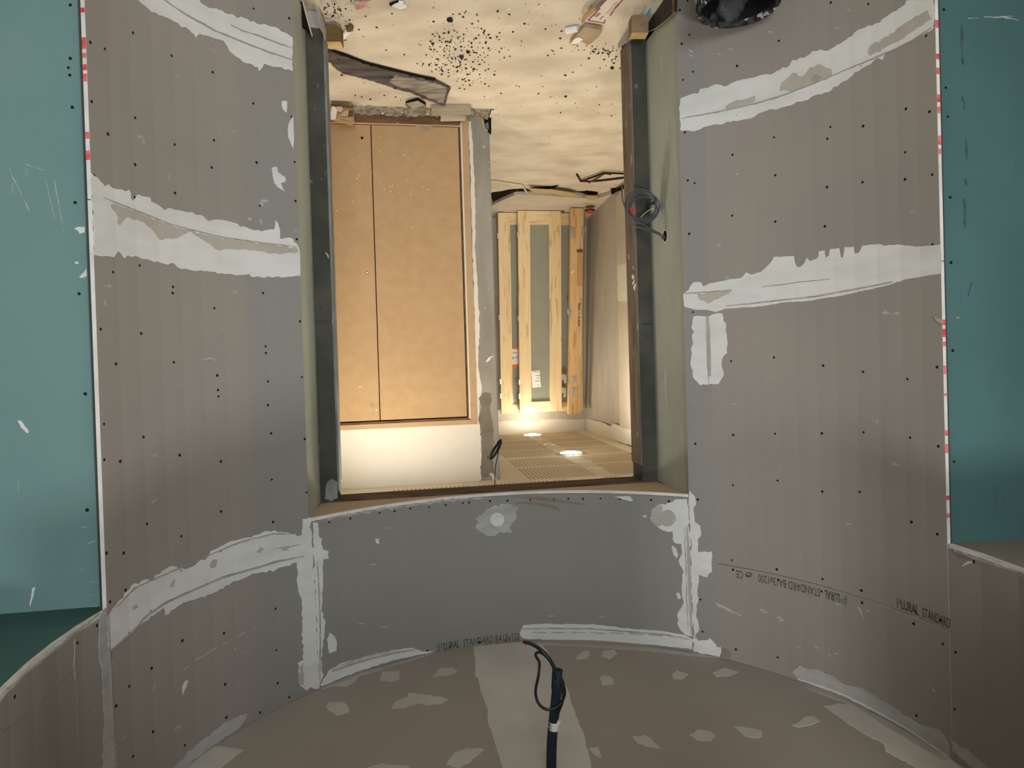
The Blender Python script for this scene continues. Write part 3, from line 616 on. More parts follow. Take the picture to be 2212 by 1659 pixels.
# ---- side openings: teal recesses
def recess(side,z_top,pts_top,edge_phi,mat_w,mat_s,label_w,label_s,lit):
    A=at_z(*pts_top[0],z_top); B=at_z(*pts_top[1],z_top); d=(B-A); d.z=0; d.normalize()
    rA=math.hypot(A.x-CX,A.y-CY); base=A-d*(rA-1.337); outer=A+d*1.7
    nrm=Vector((d.y,-d.x,0)); 
    if nrm.y>0: nrm=-nrm
    wn=struct('wall_recess_'+side,label_w)
    mb=MB(); q=[base,outer]
    mb.prism([Vector((base.x,base.y,.01)),Vector((outer.x,outer.y,.01)),Vector((outer.x,outer.y,z_top)),Vector((base.x,base.y,z_top))],-nrm*.0125).build('plasterboard_panel',mat_w,wn)
    # soffit of the opening
    st=struct('trim_soffit_'+side,label_s)
    sgn=1 if side=='left' else -1
    ph=[edge_phi]+[sgn*a for a in (92,97,102,107,113,120,131.5)]
    arc=[cpos(p,z_top-.014,-.0135) for p in ph]
    poly=[Vector((base.x,base.y,z_top-.002))]+arc[1:]+[arc[-1]+d*1.3, Vector((outer.x,outer.y,z_top-.002))]
    MB().prism(poly,(0,0,.0125)).build('plasterboard_panel',mat_s,st)
    # end wall of the recess, out of the frame
    we=struct('wall_recess_end_'+side,'plain wall closing the side recess')
    MB().prism([Vector((outer.x,outer.y,0)),Vector((outer.x,outer.y,z_top)),Vector((outer.x,outer.y-2.2,z_top)),Vector((outer.x,outer.y-2.2,0))],d*.05).build('plasterboard_panel',M_cwall,we)
    return wn,A,d,nrm
wtl,AL,dL_,nL=recess('left',Z_LL,[(220,1311),(0,1328)],P_OL,M_teal,M_teal2,'moisture-resistant green plasterboard face of the left side opening','shade-darkened green underside of the left side opening',1)
wtr,AR,dR_,nR=recess('right',Z_LR,[(2053,1175),(2212,1165)],P_OR,M_teal2,M_board,'shade-darkened moisture-resistant green plasterboard face of the right side opening','grey underside of the right side opening',1)
PLL=(AL,-nL); PLR=(AR,-nR)
screws('screw_heads',sc(0,0,2.962,[(450,32),(450,374),(438,433),(447,481),(463,687),(481,1296)])+sc(0,500,2.765,[(473,372),(510,970)])+sc(0,1060,2.770,[(522,115)]),wtl,'pl',plane=PLL)
screws('screw_heads',sc(1400,0,2.724,[(1740,57),(1751,516),(1763,687),(1777,1161)])+sc(1450,500,2.903,[(1754,195),(1765,747),(1773,1443)]),wtr,'pl',plane=PLR)
for q in [[(160,494),(168,490),(183,490),(183,502),(172,505),(168,498)],[(39,908),(46,909),(63,933),(60,936),(45,922)],[(171,598),(180,590),(186,580),(188,596),(176,601)],[(162,566),(170,566),(170,570),(163,570)]]:
    patch('filler_smear',q,wtl,M_fill,'pl',plane=PLL,amp=.6,step=4)
for q in [[(68,1288),(70,1270),(76,1268),(71,1292),(66,1309),(64,1305)],[(175,1140),(190,1137)],[(188,1175),(207,1168)],[(195,1258),(210,1256)],[(194,1285),(212,1286)],[(195,1309),(213,1310)],[(40,1035),(41,1060)],[(20,365),(65,458)],[(98,386),(118,470)],[(118,390),(138,500)],[(55,355),(95,368)],[(172,1230),(178,1228)]]:
    if len(q)==2: stroke('filler_smear',q,2.6,wtl,M_fill2,'pl',plane=PLL,base=.0008,amp=.5)
    else: patch('filler_smear',q,wtl,M_fill,'pl',plane=PLL,amp=.5,step=4)
for q in [[(2090,40),(2112,39)],[(2125,37),(2150,38),(2185,35)],[(2160,36),(2200,44)]]: stroke('filler_smear',q,3,wtr,M_fill2,'pl',plane=PLR,base=.0006,amp=.6)
for q in [[(2077,55),(2078,80),(2079,108)],[(2079,112),(2080,140)],[(2079,208),(2082,236)],[(2087,300),(2088,345)],[(2082,428),(2085,450),(2084,475),(2086,492)],[(2085,385),(2087,400)],[(2098,610),(2092,640)]]:
    stroke('dark_stain',q,6,wtr,M_tealst,'pl',plane=PLR,base=.0005,amp=1)
stroke('dark_stain',[(2064,685),(2069,686),(2072,687)],6,wtr,M_scuff,'pl',plane=PLR,base=.0005,amp=.6)
# red spray marks on the cut board edges
def edge_marks(ys,phi,par,side):
    mb=MB()
    for y0,y1,x in ys:
        z0=cyl(x,y0)[1]; z1=cyl(x,y1)[1]
        a=cpos(phi,z0,-.0005); b=cpos(phi,z0,-.012); c=cpos(phi,z1,-.012); d=cpos(phi,z1,-.0005)
        t=(cpos(phi+(.05 if side=='left' else -.05),z0)-cpos(phi,z0)).normalized()*.0006
        mb.add([p+t for p in (a,b,c,d)]+[p-t*2 for p in (a,b,c,d)],[(0,1,2,3),(4,7,6,5),(0,4,5,1),(1,5,6,2),(2,6,7,3),(3,7,4,0)])
    return mb
ml=[(14,24,180),(78,102,182),(112,122,183),(136,148,183),(156,172,183),(282,296,187),(322,342,188)]
edge_marks(ml,P_OL-.05,wl,'left').build('red_mark',M_red,wl)
mr=[(43,60,2020),(116,128,2022),(146,160,2023),(203,220,2025),(230,244,2026),(292,312,2028),(320,332,2029),(690,702,2040),(710,728,2040),(738,748,2041),(790,808,2043),(850,856,2044),(930,942,2046),(960,980,2047),(1072,1082,2049),(1110,1120,2050)]
edge_marks(mr,P_OR+.05,wr,'right').build('red_mark',M_red,wr)
# little flag of torn paper on the right edge
q=[(2018,684),(2030,688),(2038,697),(2036,700),(2024,693)]
patch('torn_paper',q,wr,M_soff,base=.003,amp=0)

# ---- doorway: green reveals, soffit, concrete frame
S_C, T_C = 3.215, .14
Z_U = Z_L-.004
def reveal(side,l,phi,label):
    st=struct('wall_reveal_'+side,label)
    p=cpos(phi,0,-.0125); s0=(p).dot(NN); a=Vector((p.x,p.y,0)); b=Fp(l,S_C,0)
    zb0=.02 if side=='left' else .06
    sg=1 if side=='right' else -1
    MB().prism([Vector((a.x,a.y,zb0)),Vector((b.x,b.y,zb0)),Vector((b.x,b.y,Z_U)),Vector((a.x,a.y,Z_U))],E1*sg*.0125).build('plasterboard_panel',[M_green],st)
    return st,a,b
rvl,La,Lb=reveal('left',-.376,P_DL,'pale green plasterboard reveal on the left of the doorway')
rvr,Ra,Rb=reveal('right',1.285,P_DR,'pale green plasterboard reveal on the right of the doorway, with cable hole')
so=struct('trim_soffit_doorway','brown board soffit of the doorway')
arc=[cpos(p,Z_L-.0135,-.0135) for p in [P_DL]+[b for b in BP if P_DR<b<P_DL][::-1]+[P_DR]]
MB().prism(arc+[Vector((Rb.x,Rb.y,Z_L+.001)),Vector((Lb.x,Lb.y,Z_L+.001))],(0,0,.0125)).build('plasterboard_panel',M_soff,so)
wb=struct('wall_back','rough grey concrete wall around the doorway')
lL,lR=-.294,1.206
mb=MB()
def cblock(l0,l1,z0,z1,name='concrete_block',m=None,s0=S_C,th=T_C,bevel=.004):
    c=Fp((l0+l1)/2,s0+th/2,(z0+z1)/2)
    return MB().box(c,l1-l0,th,z1-z0,(E1,NN,UP)).build(name,m or M_conc,wb,bevel=bevel)
zj=at_s(695,695,S_C).z; zj2=at_s(1390,700,S_C).z
cblock(-2.6,lL,0,zj-.002); cblock(-2.6,lL,zj+.002,2.98)
cblock(lR,3.6,0,zj2-.002); cblock(lR,3.6,zj2+.002,2.98)
cblock(lL,lR,Z_L+.014,2.98)
for l0_,l1_,z_ in ((-2.6,lL,zj),(lR,3.6,zj2)): cblock(l0_,l1_-.002 if l1_==lL else l1_,z_-.0025,z_+.0025,'joint_light_seal',M_backing,S_C+.006,T_C-.012,0)  # strips added inside the block joints to stop light leaking through
# lining boards of the concrete opening
MB().box(Fp((lL+lR)/2,S_C+T_C/2+.002,Z_L+.003),lR-lL,T_C-.004,.02,(E1,NN,UP)).build('lintel_board',M_brownw,wb)
MB().box(Fp(lR+.0045-.004,S_C+T_C/2+.002,1.12),.012,T_C-.004,2.16,(E1,NN,UP)).build('jamb_board',M_brownc,wb)
MB().box(Fp(lL-.0045+.004,S_C+T_C/2+.002,1.12),.012,T_C-.004,2.16,(E1,NN,UP)).build('jamb_board',M_conc2,wb)
PLC=(Fp(0,S_C,0),NN)
patch('cement_smear',[(708,1040),(718,1034),(727,1040),(730,1060),(729,1076),(714,1082),(702,1078),(703,1060)],wb,M_conc2,'pl',plane=PLC,amp=1.2,step=6)
stroke('chalk_mark',[(687,660),(691,664),(697,667)],1.6,wb,M_ink,'pl',plane=PLC,base=.0008,amp=0); stroke('chalk_mark',[(690,667),(694,660)],1.6,wb,M_ink,'pl',plane=PLC,base=.0009,amp=0)
stroke('cement_smear',[(703,545),(708,551),(710,558)],3.5,wb,M_fill2,'pl',plane=PLC,base=.0008)
PLJ=(Fp(lR-.0055,0,0),E1)
for q in [[(1366,574),(1369,578),(1370,583)],[(1366,592),(1371,597),(1368,604),(1365,601)],[(1366,611),(1371,602),(1370,612),(1366,616)],[(1368,620),(1373,611),(1374,617),(1370,628)],[(1357,549),(1359,555),(1359,560)]]:
    pts=[at_l(x,y,lR-.0055) for x,y in q]; MB().prism(pts,-E1*.001).build('plaster_splash',M_white,wb)

# ---- the room beyond
zc=Z_F
wfl=struct('wall_far_left','white painted wall around the fibreboard cupboard doors in the far room')
cxl=-1.9
DX=[at_s(x,y,S_M) for x,y in [(1030,917),(1012,262),(730,931),(1010,240)]]
l_out=.5*(at_s(1030,917,S_M).dot(E1)+at_s(1012,262,S_M).dot(E1)); z_top=at_s(1030,916,S_M).z
MB().box(Fp((cxl+l_out)/2,S_M+.05,(z_top+zc)/2),l_out-cxl,.1,zc-z_top,(E1,NN,UP)).build('wall_panel',M_white,wfl)
wp=struct('wall_far_pillar','rough grey plastered pillar beside the cupboard doors')
l_p=.66
MB().box(Fp((l_out+l_p)/2,S_M+.06,zc/2-.02),l_p-l_out,.12,zc+.04,(E1,NN,UP)).build('plaster_face',M_plasp,wp,bevel=.006)
MB().box(Fp(l_p-.02,(S_M+.12+S_B)/2,zc/2),.04,S_B-S_M-.12,zc,(E1,NN,UP)).build('return_face',M_plasp,wp)
PLM=(Fp(0,S_M,0),NN)
patch('white_paint_edge',[(1012,262),(1017,262),(1022,330),(1027,450),(1026,540),(1031,600),(1036,700),(1034,760),(1034,800),(1041,840),(1036,870),(1034,900),(1037,920),(1040,960),(1039,1000),(1038,1042),(1030,1044),(1030,917),(1025,700),(1018,450)],wp,M_white,'pl',plane=PLM,amp=.7,step=8)
patch('damp_plaster',[(1034,860),(1046,848),(1060,850),(1062,862),(1058,880),(1062,905),(1066,930),(1064,970),(1066,1010),(1068,1022),(1055,1030),(1042,1032),(1038,1022),(1040,985),(1041,950),(1037,925),(1034,900),(1041,880)],wp,M_plasd,'pl',plane=PLM,amp=1.2,step=6,base=.0015)
patch('white_paint_edge',[(1056,1024),(1062,1021),(1068,1028),(1074,1036),(1070,1040),(1060,1040),(1064,1030)],wp,M_white,'pl',plane=PLM,amp=.8,step=5,base=.003)
stroke('plaster_scrape',[(1050,782),(1056,776),(1060,770)],6,wp,M_white,'pl',plane=PLM,amp=.5)
# cupboard doors
d1=struct('door_1','pair of bare fibreboard cupboard doors set in a fibreboard trim')
def on_m(x,y,off=0): return at_s(x,y,S_M,off)
def slabpx(name,q,m,off,th,par,bevel=0,s=S_M):
    P=[at_s(x,y,s,off) for x,y in q]
    return MB().prism(P,NN*th).build(name,m,par,bevel=bevel)
dl=Fp(-1.42,S_M,0)
# positions in plane coordinates (l, z)
def lz(x,y): p=on_m(x,y); return p.dot(E1),p.z
lA,zA=lz(799,268); lB,zB=lz(823,904); l_seam=(lA+lB)/2
lr1,zr1=lz(991,268); lr2,zr2=lz(1010,902); l_r=(lr1+lr2)/2; z_dt=zr2-.004; z_db=zA
def rect(name,l0,l1,z0,z1,m,front,th,par,bevel=.0015): return MB().box(Fp((l0+l1)/2,S_M-front+th/2,(z0+z1)/2),l1-l0,th,z1-z0,(E1,NN,UP)).build(name,m,par,bevel=bevel)
rect('door_leaf',l_seam+.003,l_r-.004,z_db+.006,z_dt-.004,M_mdf,.0,.022,d1)
rect('door_leaf',-1.00,l_seam-.003,z_db+.006,z_dt-.004,M_mdf,.0,.022,d1)
rect('dark_void',-1.5,l_out,-.04,z_top,M_gap,-.03,.02,d1,0)
rect('inner_frame',l_r,l_r+.022,z_db-.03,z_dt+.018,M_thres,.002,.05,d1)
rect('inner_frame_edge',l_r+.010,l_r+.020,z_db-.03,z_dt+.012,M_white,.006,.05,d1,0)
rect('inner_frame',-1.5,l_r+.02,z_dt+.004,z_dt+.018,M_thres,.002,.05,d1)
MB().prism([Fp(l_r+.020,S_M-.008,-.03),Fp(l_out,S_M-.008,-.03),Fp(l_out,S_M-.008,z_top),Fp(l_r+.020,S_M-.008,z_dt+.018)],NN*.04).build('trim_board',M_mdf2,d1,bevel=.001)
MB().prism([Fp(-1.5,S_M-.008,z_dt+.018),Fp(l_r+.0195,S_M-.008,z_dt+.018),Fp(l_out-.0005,S_M-.008,z_top),Fp(-1.5,S_M-.008,z_top)],NN*.04).build('trim_board',M_mdf2,d1,bevel=.001)
rect('threshold_strip',-1.5,l_r+.01,min(z_db-.045,.008),z_db-.004,M_thres,.016,.04,d1)
rect('threshold_edge',-1.5,l_r+.01,z_db-.0035,z_db+.002,M_mdf2,.016,.03,d1,0)
for (x,y,m) in ((782,298,M_gap),(793,589,M_metal),(804,875,M_metal)):
    p=on_m(x,y); mb=MB()
    rot=Matrix((E1,UP,-NN)).transposed()
    def cylr(r,d0,d1,mi): 
        vs=[]; 
        for d in (d0,d1):
            vs+=[p-NN*d+(E1*math.cos(a)+UP*math.sin(a))*r for a in [k*math.pi/8 for k in range(16)]]
        mb.add(vs,[(k,(k+1)%16,16+(k+1)%16,16+k) for k in range(16)]+[tuple(range(16,32)),tuple(range(15,-1,-1))],mi)
    cylr(.0085,-.002,.0012,0)
    if m is M_metal: cylr(.0055,.001,.004,1)
    mb.build('lock_hole',[M_gap,M_metal],d1)
patch('wax_stain',[(893,268),(935,270),(930,278),(925,283),(912,279),(905,276)],d1,M_conc3,'pl',plane=(Fp(0,S_M,0),NN),amp=1.2,step=5)
random.seed(11)
mb=MB()
for _ in range(70):
    x,y=random.gauss(830,75),random.gauss(375,50)
    if not 712<x<985 or not 275<y<520: continue
    p=on_m(x,y,.0008); r=random.uniform(.0008,.0026); mb.box(p,r*2,.001,r*2*random.uniform(.6,1.8),(E1,NN,UP))
tag(mb.build('plaster_flecks',M_paper,d1),kind='stuff')
stroke('pencil_mark',[(1018,871),(1021,875),(1018,879)],1.2,d1,M_mdf2,'pl',plane=(Fp(0,S_M-.009,0),NN),amp=0)
# back wall
wfb=struct('wall_far_back','bare grey plaster wall behind the stored timber frames')
MB().box(Fp(.95,S_B+.05,zc/2),2.6,.1,zc+.1,(E1,NN,UP)).build('plaster_face',M_plas,wfb)
PLB=(Fp(0,S_B,0),NN)
patch('white_paint_band',[(1066,912),(1082,911),(1100,909),(1140,908),(1148,911),(1162,911),(1170,906),(1210,905),(1245,907),(1266,905),(1268,936),(1200,940),(1066,950)],wfb,M_white,'pl',plane=PLB,amp=.5,step=8)
# right wall of far room
wfr=struct('wall_far_right','bare plaster side wall of the far room, white at the top')
a0,a1,b0,b1=Fp(2.137,S_B+.02,-.05),Fp(2.040,S_B+.02,zc+.02),Fp(2.16,3.34,-.05),Fp(2.165,3.34,zc+.02)
MB().add([a0,b0,b1,a1]+[p+E1*.1 for p in (a0,b0,b1,a1)],[(0,1,2,3),(7,6,5,4),(0,4,5,1),(1,5,6,2),(2,6,7,3),(3,7,4,0)]).build('plaster_face',M_plas,wfr)
wn_=(b0-a0).cross(a1-a0).normalized()
if wn_.dot(E1)>0: wn_=-wn_
def at_w(x,y,off=0):
    d=ray(x,y); t=(a0-ORG).dot(wn_)/d.dot(wn_); return ORG+d*t+wn_*off
def wpatch(name,q,m,off=.002,amp=.6,step=6):
    if amp: q=wobble(q,amp,step)
    return MB().prism([at_w(x,y,off) for x,y in q],-wn_*(off+.0005)).build(name,m,wfr)
wpatch('white_paint_band',[(1266,905),(1273,905),(1290,910),(1305,914),(1318,921),(1326,915),(1335,918),(1345,925),(1352,926),(1364,927),(1400,935),(1400,975),(1363,962),(1320,949),(1266,932)],M_white)
wpatch('white_paint_patch',[(1333,574),(1349,569),(1370,565),(1372,652),(1352,651),(1335,650)],M_white)
wpatch('plaster_coat',[(1330,425),(1345,410),(1380,380),(1385,940),(1345,925),(1339,922),(1336,700),(1333,560)],mat('warm_new_plaster',(.62,.55,.45),(.56,.49,.40),scale=3),off=.001,amp=.5)
wpatch('dark_gap',[(1322,420),(1321,412),(1347,399),(1347,407)],M_gap,off=.006,amp=.4)
# closing walls never seen
wcl=struct('wall_far_end_left','plain end wall of the far room, behind the left jamb'); MB().box(Fp(-2.1,(S_C+S_M)/2+.1,zc/2),.05,S_M-S_C+.2,zc,(E1,NN,UP)).build('wall_panel',M_white,wcl)
# ceiling of far room
cf=struct('ceiling_far','cream slotted acoustic ceiling of the far room with two round lamps')
MB().box(Fp(.05,(S_C+T_C+S_B)/2,zc+.03),4.6,S_B-S_C-T_C+.1,.06,(E1,NN,UP)).build('ceiling_board',M_cream,cf)
rows=[(4.41,4.87),(4.94,5.33),(5.43,5.80),(5.87,6.20),(6.27,6.56),(6.64,7.10)]
cols=[(.86,1.31),(1.46,1.89)]
for (s0,s1) in ((3.95,5.36),(5.40,7.13)):
    MB().box(Fp(1.375 if s0>5 else 1.15,(s0+s1)/2,zc-.001),1.06 if s0>5 else 1.5,s1-s0,.004,(E1,NN,UP)).build('acoustic_panel',M_pan,cf)
random.seed(3)
for (s0,s1) in rows+[(3.97,4.33)]:
    cc=cols if s0>4.4 else [(-.05,.42),(.5,.95),(1.0,1.42)]
    if s0<5.4 and s0>4.4: cc=cc+[(1.89,2.05)]
    for (l0,l1) in cc:
        mb=MB(); k=int((l1-l0)/.0265)
        for i in range(k+1):
            l=l0+i*(l1-l0)/k
            mb.box(Fp(l,(s0+s1)/2,zc-.0034),.0115,s1-s0,.001,(E1,NN,UP))
        tag(mb.build('acoustic_slots',M_slot,cf),kind='stuff')
for (x,y,rx) in ((1258,998,.085),(1286,1012,.06)):
    p=at_z(x,y,zc); mb=MB(); mb.lathe([(.001,-.0052),(rx,-.0052),(rx,-.002)],(p.x,p.y,zc),24); mb.build('filler_spot',M_cream,cf)
p=at_z(1187,962,zc); MB().tube([p+Vector((.05*math.cos(a),.05*math.sin(a),-.008)) for a in [k*.35 for k in range(14)]],.006,6).build('ceiling_hook',M_ring,cf)
for q in [[(1220,1034),(1262,1029),(1304,1029),(1300,1033),(1225,1037)],[(1338,1028),(1366,1023),(1366,1030)],[(1150,1038),(1180,1034),(1215,1036)]]:
    MB().prism([at_z(x,y,zc-.005) for x,y in q],(0,0,.003)).build('filler_streak',M_cream,cf)

# ---- near side of the lobby and the corridor behind the camera (give the bounced light; never in view)
wn1=struct('wall_near','near half of the round lobby, behind the camera')
for (a,b,z0) in ((150,180,2.32),(-180,-150,2.32)): board('plasterboard_panel',a,b,z0,Z_C,wn1,M_board,gap=.0005)
for sx in (-1,1):
    sd_='left' if sx>0 else 'right'; ws=struct('wall_corridor_'+sd_,'corridor side wall behind the camera on the photo\'s '+sd_); MB().box((CX+sx*1.35,-1.9,1.5),.08,4.4,3.0).build('wall_panel',M_cwall,ws)
# ================================================================== THINGS
def thing(name,label,cat,loc,group=None): return tag(empty(name,loc),label,cat,group)

# ---- round lamps of the far room
def lamp(l,s,label,m=None):
    m=m or M_lamp
    p=Fp(l,s,zc); t=thing('ceiling_lamp',label,'lamp',p,'round lamps in the slotted ceiling')
    mb=MB(); mb.lathe([(.001,-.024),(.05,-.022),(.078,-.015),(.088,-.009),(.090,-.003)],p,36); mb.build('diffuser',m,t)
    mb=MB(); mb.lathe([(.0905,-.003),(.0905,-.013),(.102,-.011),(.104,-.003)],p,36); mb.build('trim_ring',M_ring,t); return t
lamp(1.378,6.90,'glowing round ceiling lamp nearer the stored timber frames',M_lamp2)
lamp(1.42,5.47,'larger-looking glowing round ceiling lamp nearer the doorway',M_lamp3)
# unseen lamps added behind the lintel to light the wall over the cupboard doors
for (l,s,lb) in ((-.05,3.80,'added unseen round lamp lighting the white wall over the cupboard doors, behind the lintel'),(-1.0,3.80,'added unseen round lamp in the far left corner behind the lintel'),(1.42,3.95,'added unseen round lamp close behind the doorway lintel')): lamp(l,s,lb)

# ---- timber frames leaning at the back
def frame_thing(name,label,cat,base_px,top_px,s_base,s_top,stile,rail_b,rail_t,zbase,th=.045,mat_v=None,mat_h=None,glass=True,div=None):
    """leaning rectangular glazed frame. base_px: (x_left,x_right,y) of its foot, top_px of its head"""
    pbl=at_s(base_px[0],base_px[2],s_base); pbr=at_s(base_px[1],base_px[2],s_base)
    ptl=at_s(top_px[0],top_px[2],s_top)
    O=Vector((pbl.x,pbl.y,zbase)); ex=E1; W=(pbr-pbl).dot(E1)
    up=(NN*(s_top-s_base)+UP*(ptl.z-zbase)); up=up+E1*((ptl-pbl).dot(E1)); Ht=up.length; up.normalize(); back=ex.cross(up).normalized()
    if back.dot(NN)<0: back=-back
    t=thing(name,label,cat,O,None)
    def bx(nm,u0,u1,v0,v1,d0,d1,m,bev=.002,par=t):
        c=O+ex*(u0+u1)/2+up*(v0+v1)/2+back*(d0+d1)/2
        return MB().box(c,u1-u0,d1-d0,v1-v0,(ex,back,up)).build(nm,m,par,bevel=bev)
    return t,O,ex,up,back,W,Ht,bx
zf=.085
def sx_at(O,up,s,x,y): pass
# rear wide frame
t,O,ex,up,back,W,Ht,bx=frame_thing('glazed_frame','wide rear pine door frame with dusty glass and an orange-edged label, partly hidden','door frame',(1076,1257,470),(1083,1251,894),6.98,7.13,.1,0,0,zf)
st=.117
bx('stile',0,st,0,Ht,0,.045,M_pine); bx('stile',W-st,W,0,Ht,0,.045,M_pine)
bx('bottom_rail',st,W-st,0,.125,.002,.043,M_pineh); bx('top_rail',st,W-st,Ht-.10,Ht,.002,.043,M_pineh)
bx('glazing_bead',st,st+.012,.125,Ht-.10,.006,.03,M_pine,0); bx('glazing_bead',W-st-.012,W-st,.125,Ht-.10,.006,.03,M_pine,0)
bx('glass',st+.001,W-st-.001,.126,Ht-.101,.02,.026,M_glass,0)
lu=lambda x,y: ((at_s(x,y,7.03)-O).dot(ex),(at_s(x,y,7.03)-O).dot(up))
u0,v0=lu(1098,751); u1,v1=lu(1131,796)
lab=bx('label',u0,u1,v0,v1,.0175,.0195,M_paper,0); lab['label']='white label with orange bands'
bx('label_band',u0,u1,v0,v0+.022,.0165,.0172,M_orange,0,lab); bx('label_band',u0,u1,v1-.040,v1,.0165,.0172,M_orange,0,lab)
def on_label(uu,vv,d): return lambda x,y: O+ex*(uu-0+x)+up*(vv-y)+back*d
def plane_text(par,body,x0,y0,x1,hgt,d,m,O_,ex_,up_,back_,S,flip=False,**k):
    """lettering on a leaning frame; flip: reads with the room the right way up"""
    pa=at_s(x0,y0,S)-O_; pb=at_s(x1,y0,S)-O_; ua,va=pa.dot(ex_),pa.dot(up_); ub=pb.dot(ex_); w_=abs(ub-ua); sg=1 if ub>ua else -1
    h=1 if flip else -1
    return put_text('lettering',body,lambda x,y:O_+ex_*(ua+sg*x)+up_*(va+h*y)+back_*d,m,par,width=w_,height=hgt,**k)
plane_text(lab,'neu RDC',1126,771,1099,.028,.0168,M_ink,O,ex,up,back,7.03,True)
plane_text(lab,'Cat. 2',1127,761,1100,.022,.0168,M_ink,O,ex,up,back,7.03,True)
# hinges on its outer edge
for y in (508,510): pass
def hinge(bxf,u,v,par,side=1,h=.055):
    return bxf('hinge_knuckle',u-.008,u+.006,v-h/2,v+h/2,-.006,.012,M_metal,.001,par)
for y in (510,686,826,858): hinge(bx,-.003,lu(1077,y)[1],t)
# front narrower frame
t2,O2,ex2,up2,back2,W2,Ht2,bx2=frame_thing('glazed_frame','narrower pine door frame in front with a white paper sticker on its glass','door frame',(1119,1212,466.5),(1123,1211,892),6.90,7.06,.1,0,0,zf-.005)
lu2=lambda x,y: ((at_s(x,y,6.97)-O2).dot(ex2),(at_s(x,y,6.97)-O2).dot(up2))
st=.118
bx2('stile',0,st,0,Ht2,0,.048,M_pine); bx2('stile',W2-st,W2,0,Ht2,0,.048,M_pine)
bx2('bottom_rail',st,W2-st,0,.13,.002,.046,M_pineh); bx2('top_rail',st,W2-st,Ht2-.115,Ht2,.002,.046,M_pineh)
bx2('glazing_bead',st,st+.012,.13,Ht2-.115,.006,.03,M_pine,0); bx2('glazing_bead',W2-st-.012,W2-st,.13,Ht2-.115,.006,.03,M_pine,0)
bx2('glazing_bead',st+.012,W2-st-.012,.13,.142,.006,.03,M_pineh,0)
bx2('glass',st+.001,W2-st-.001,.131,Ht2-.116,.02,.026,M_glass,0)
q=[(1153,803),(1171,801),(1175,838),(1156,840)]
stk=MB().prism([O2+ex2*lu2(x,y)[0]+up2*lu2(x,y)[1]+back2*.0175 for x,y in q],back2*.0015).build('paper_sticker',M_paper,t2); stk['label']='white paper sticker'
for (x0,x1,y) in ((1172,1163,813),(1171,1165,819),(1173,1161,825),(1172,1166,834),(1169,1157,804.5)):
    ua,va=lu2(x0,y); ub,_=lu2(x1,y)
    bx2('printed_line',min(ua,ub),max(ua,ub),va-.004,va+.003,.0166,.0173,M_conc3,0,stk)
for y in (508,688,827,858): hinge(bx2,-.003,lu2(1120,y)[1],t2)
for x in (1128,1200): # bent hooks under the foot
    a=at_z(x,465,zf); b=at_z(x+8,458,zf-.01); c=at_z(x+17,457,zf-.01)
    tag(MB().tube([b+UP*.012-NN*.02,b+UP*.012-NN*.05,c+UP*.012-NN*.05],.008,6).build('steel_hook',M_rod),'bent rusty steel hook lying at the foot of the front frame, '+('left one' if x<1150 else 'right one'),'hook','hooks under the front frame')
def mark(px,w_,h_,d): pass
for (x,y0,y1,m) in ((1133,598,624,M_pineo),(1200,598,623,M_pineo),(1196,500,523,M_pineo),(1129,470,506,M_pineo)):
    ua,va=lu2(x-2.2,y0); ub,vb=lu2(x+2.2,y1); bx2('wood_block_joint',ua,ub,va,vb,-.0004,.002,m,0)
# right: narrow sash turned edge-on, with hinges
t3,O3,ex3,up3,back3,W3,Ht3,bx3=frame_thing('hinged_sash','narrow orange pine sash standing at the right of the stored frames, with steel hinges','door frame',(1233.5,1261.5,459.5),(1228,1253,895.5),6.80,6.98,.1,0,0,zf-.015)
lu3=lambda x,y: ((at_s(x,y,6.89)-O3).dot(ex3),(at_s(x,y,6.89)-O3).dot(up3))
hA=W3*.56
bx3('front_stile',0,hA,0,Ht3,0,.06,M_pineo); bx3('rear_stile',hA+.004,W3,0,Ht3-.004,.006,.06,M_pineo)
bx3('glazing_bead',hA-.004,hA+.006,.0,Ht3-.01,.003,.02,M_pine,0)
u0,v0=lu3(1244,546); bx3('lock_rebate',hA-.01,W3-.008,v0-.028,v0,-.002,.01,M_lwood,0)
bx3('mortise_plate',hA+.002,W3-.004,v0+.003,v0+.36,-.006,.01,mat('peach_pine',(.62,.36,.18),(.56,.31,.14),scale=6,stretch=(9,9,.6)),.001)
u0,v0=lu3(1236,592); MB().prism([O3+ex3*(.006+a)+up3*(v0+b)-back3*.0015 for a,b in ((0,0),(.03,-.012),(.045,-.035),(.012,-.03))],back3*.002).build('torn_sticker',M_paper,t3)
plane_text(t3,'BWA  S  D-RDC',1249.5,0,1249.5,.02,-.002,M_ink,O3,ex3,up3,back3,6.89) if False else None
def vtext(par,body,x,y0,y1,h,d,m):
    pa=at_s(x,y0,6.89)-O3; pb=at_s(x,y1,6.89)-O3; ua,va=pa.dot(ex3),pa.dot(up3); vb=pb.dot(up3); w_=abs(vb-va); sg=1 if vb>va else -1
    return put_text('lettering',body,lambda px,py:O3+ex3*(ua-sg*py*-1*0+py*(1 if sg<0 else -1)*-1)+up3*(va+sg*px)+back3*d,m,par,width=w_,height=h)
vtext(t3,'BWA  S  D-RDC',1252,656,706,.026,-.0020,M_ink)
def strap(x,yk,y_end,sgn):
    u,v=lu3(x,yk); _,ve=lu3(x,y_end)
    hg=bx3('hinge',u-.013,u+.013,min(v,ve),max(v,ve),-.004,.002,M_metal,.001,t3)
    ko=u-sgn*.026; bx3('hinge_knuckle',ko-.009,ko+.009,v-.005,v+.055,-.012,.008,M_metal,.002,hg)
    MB().tube([O3+ex3*u+up3*(v+.012)-back3*.0075,O3+ex3*u+up3*(v+.012)-back3*.004],.008,8).build('hinge_screw',M_conc3,hg)
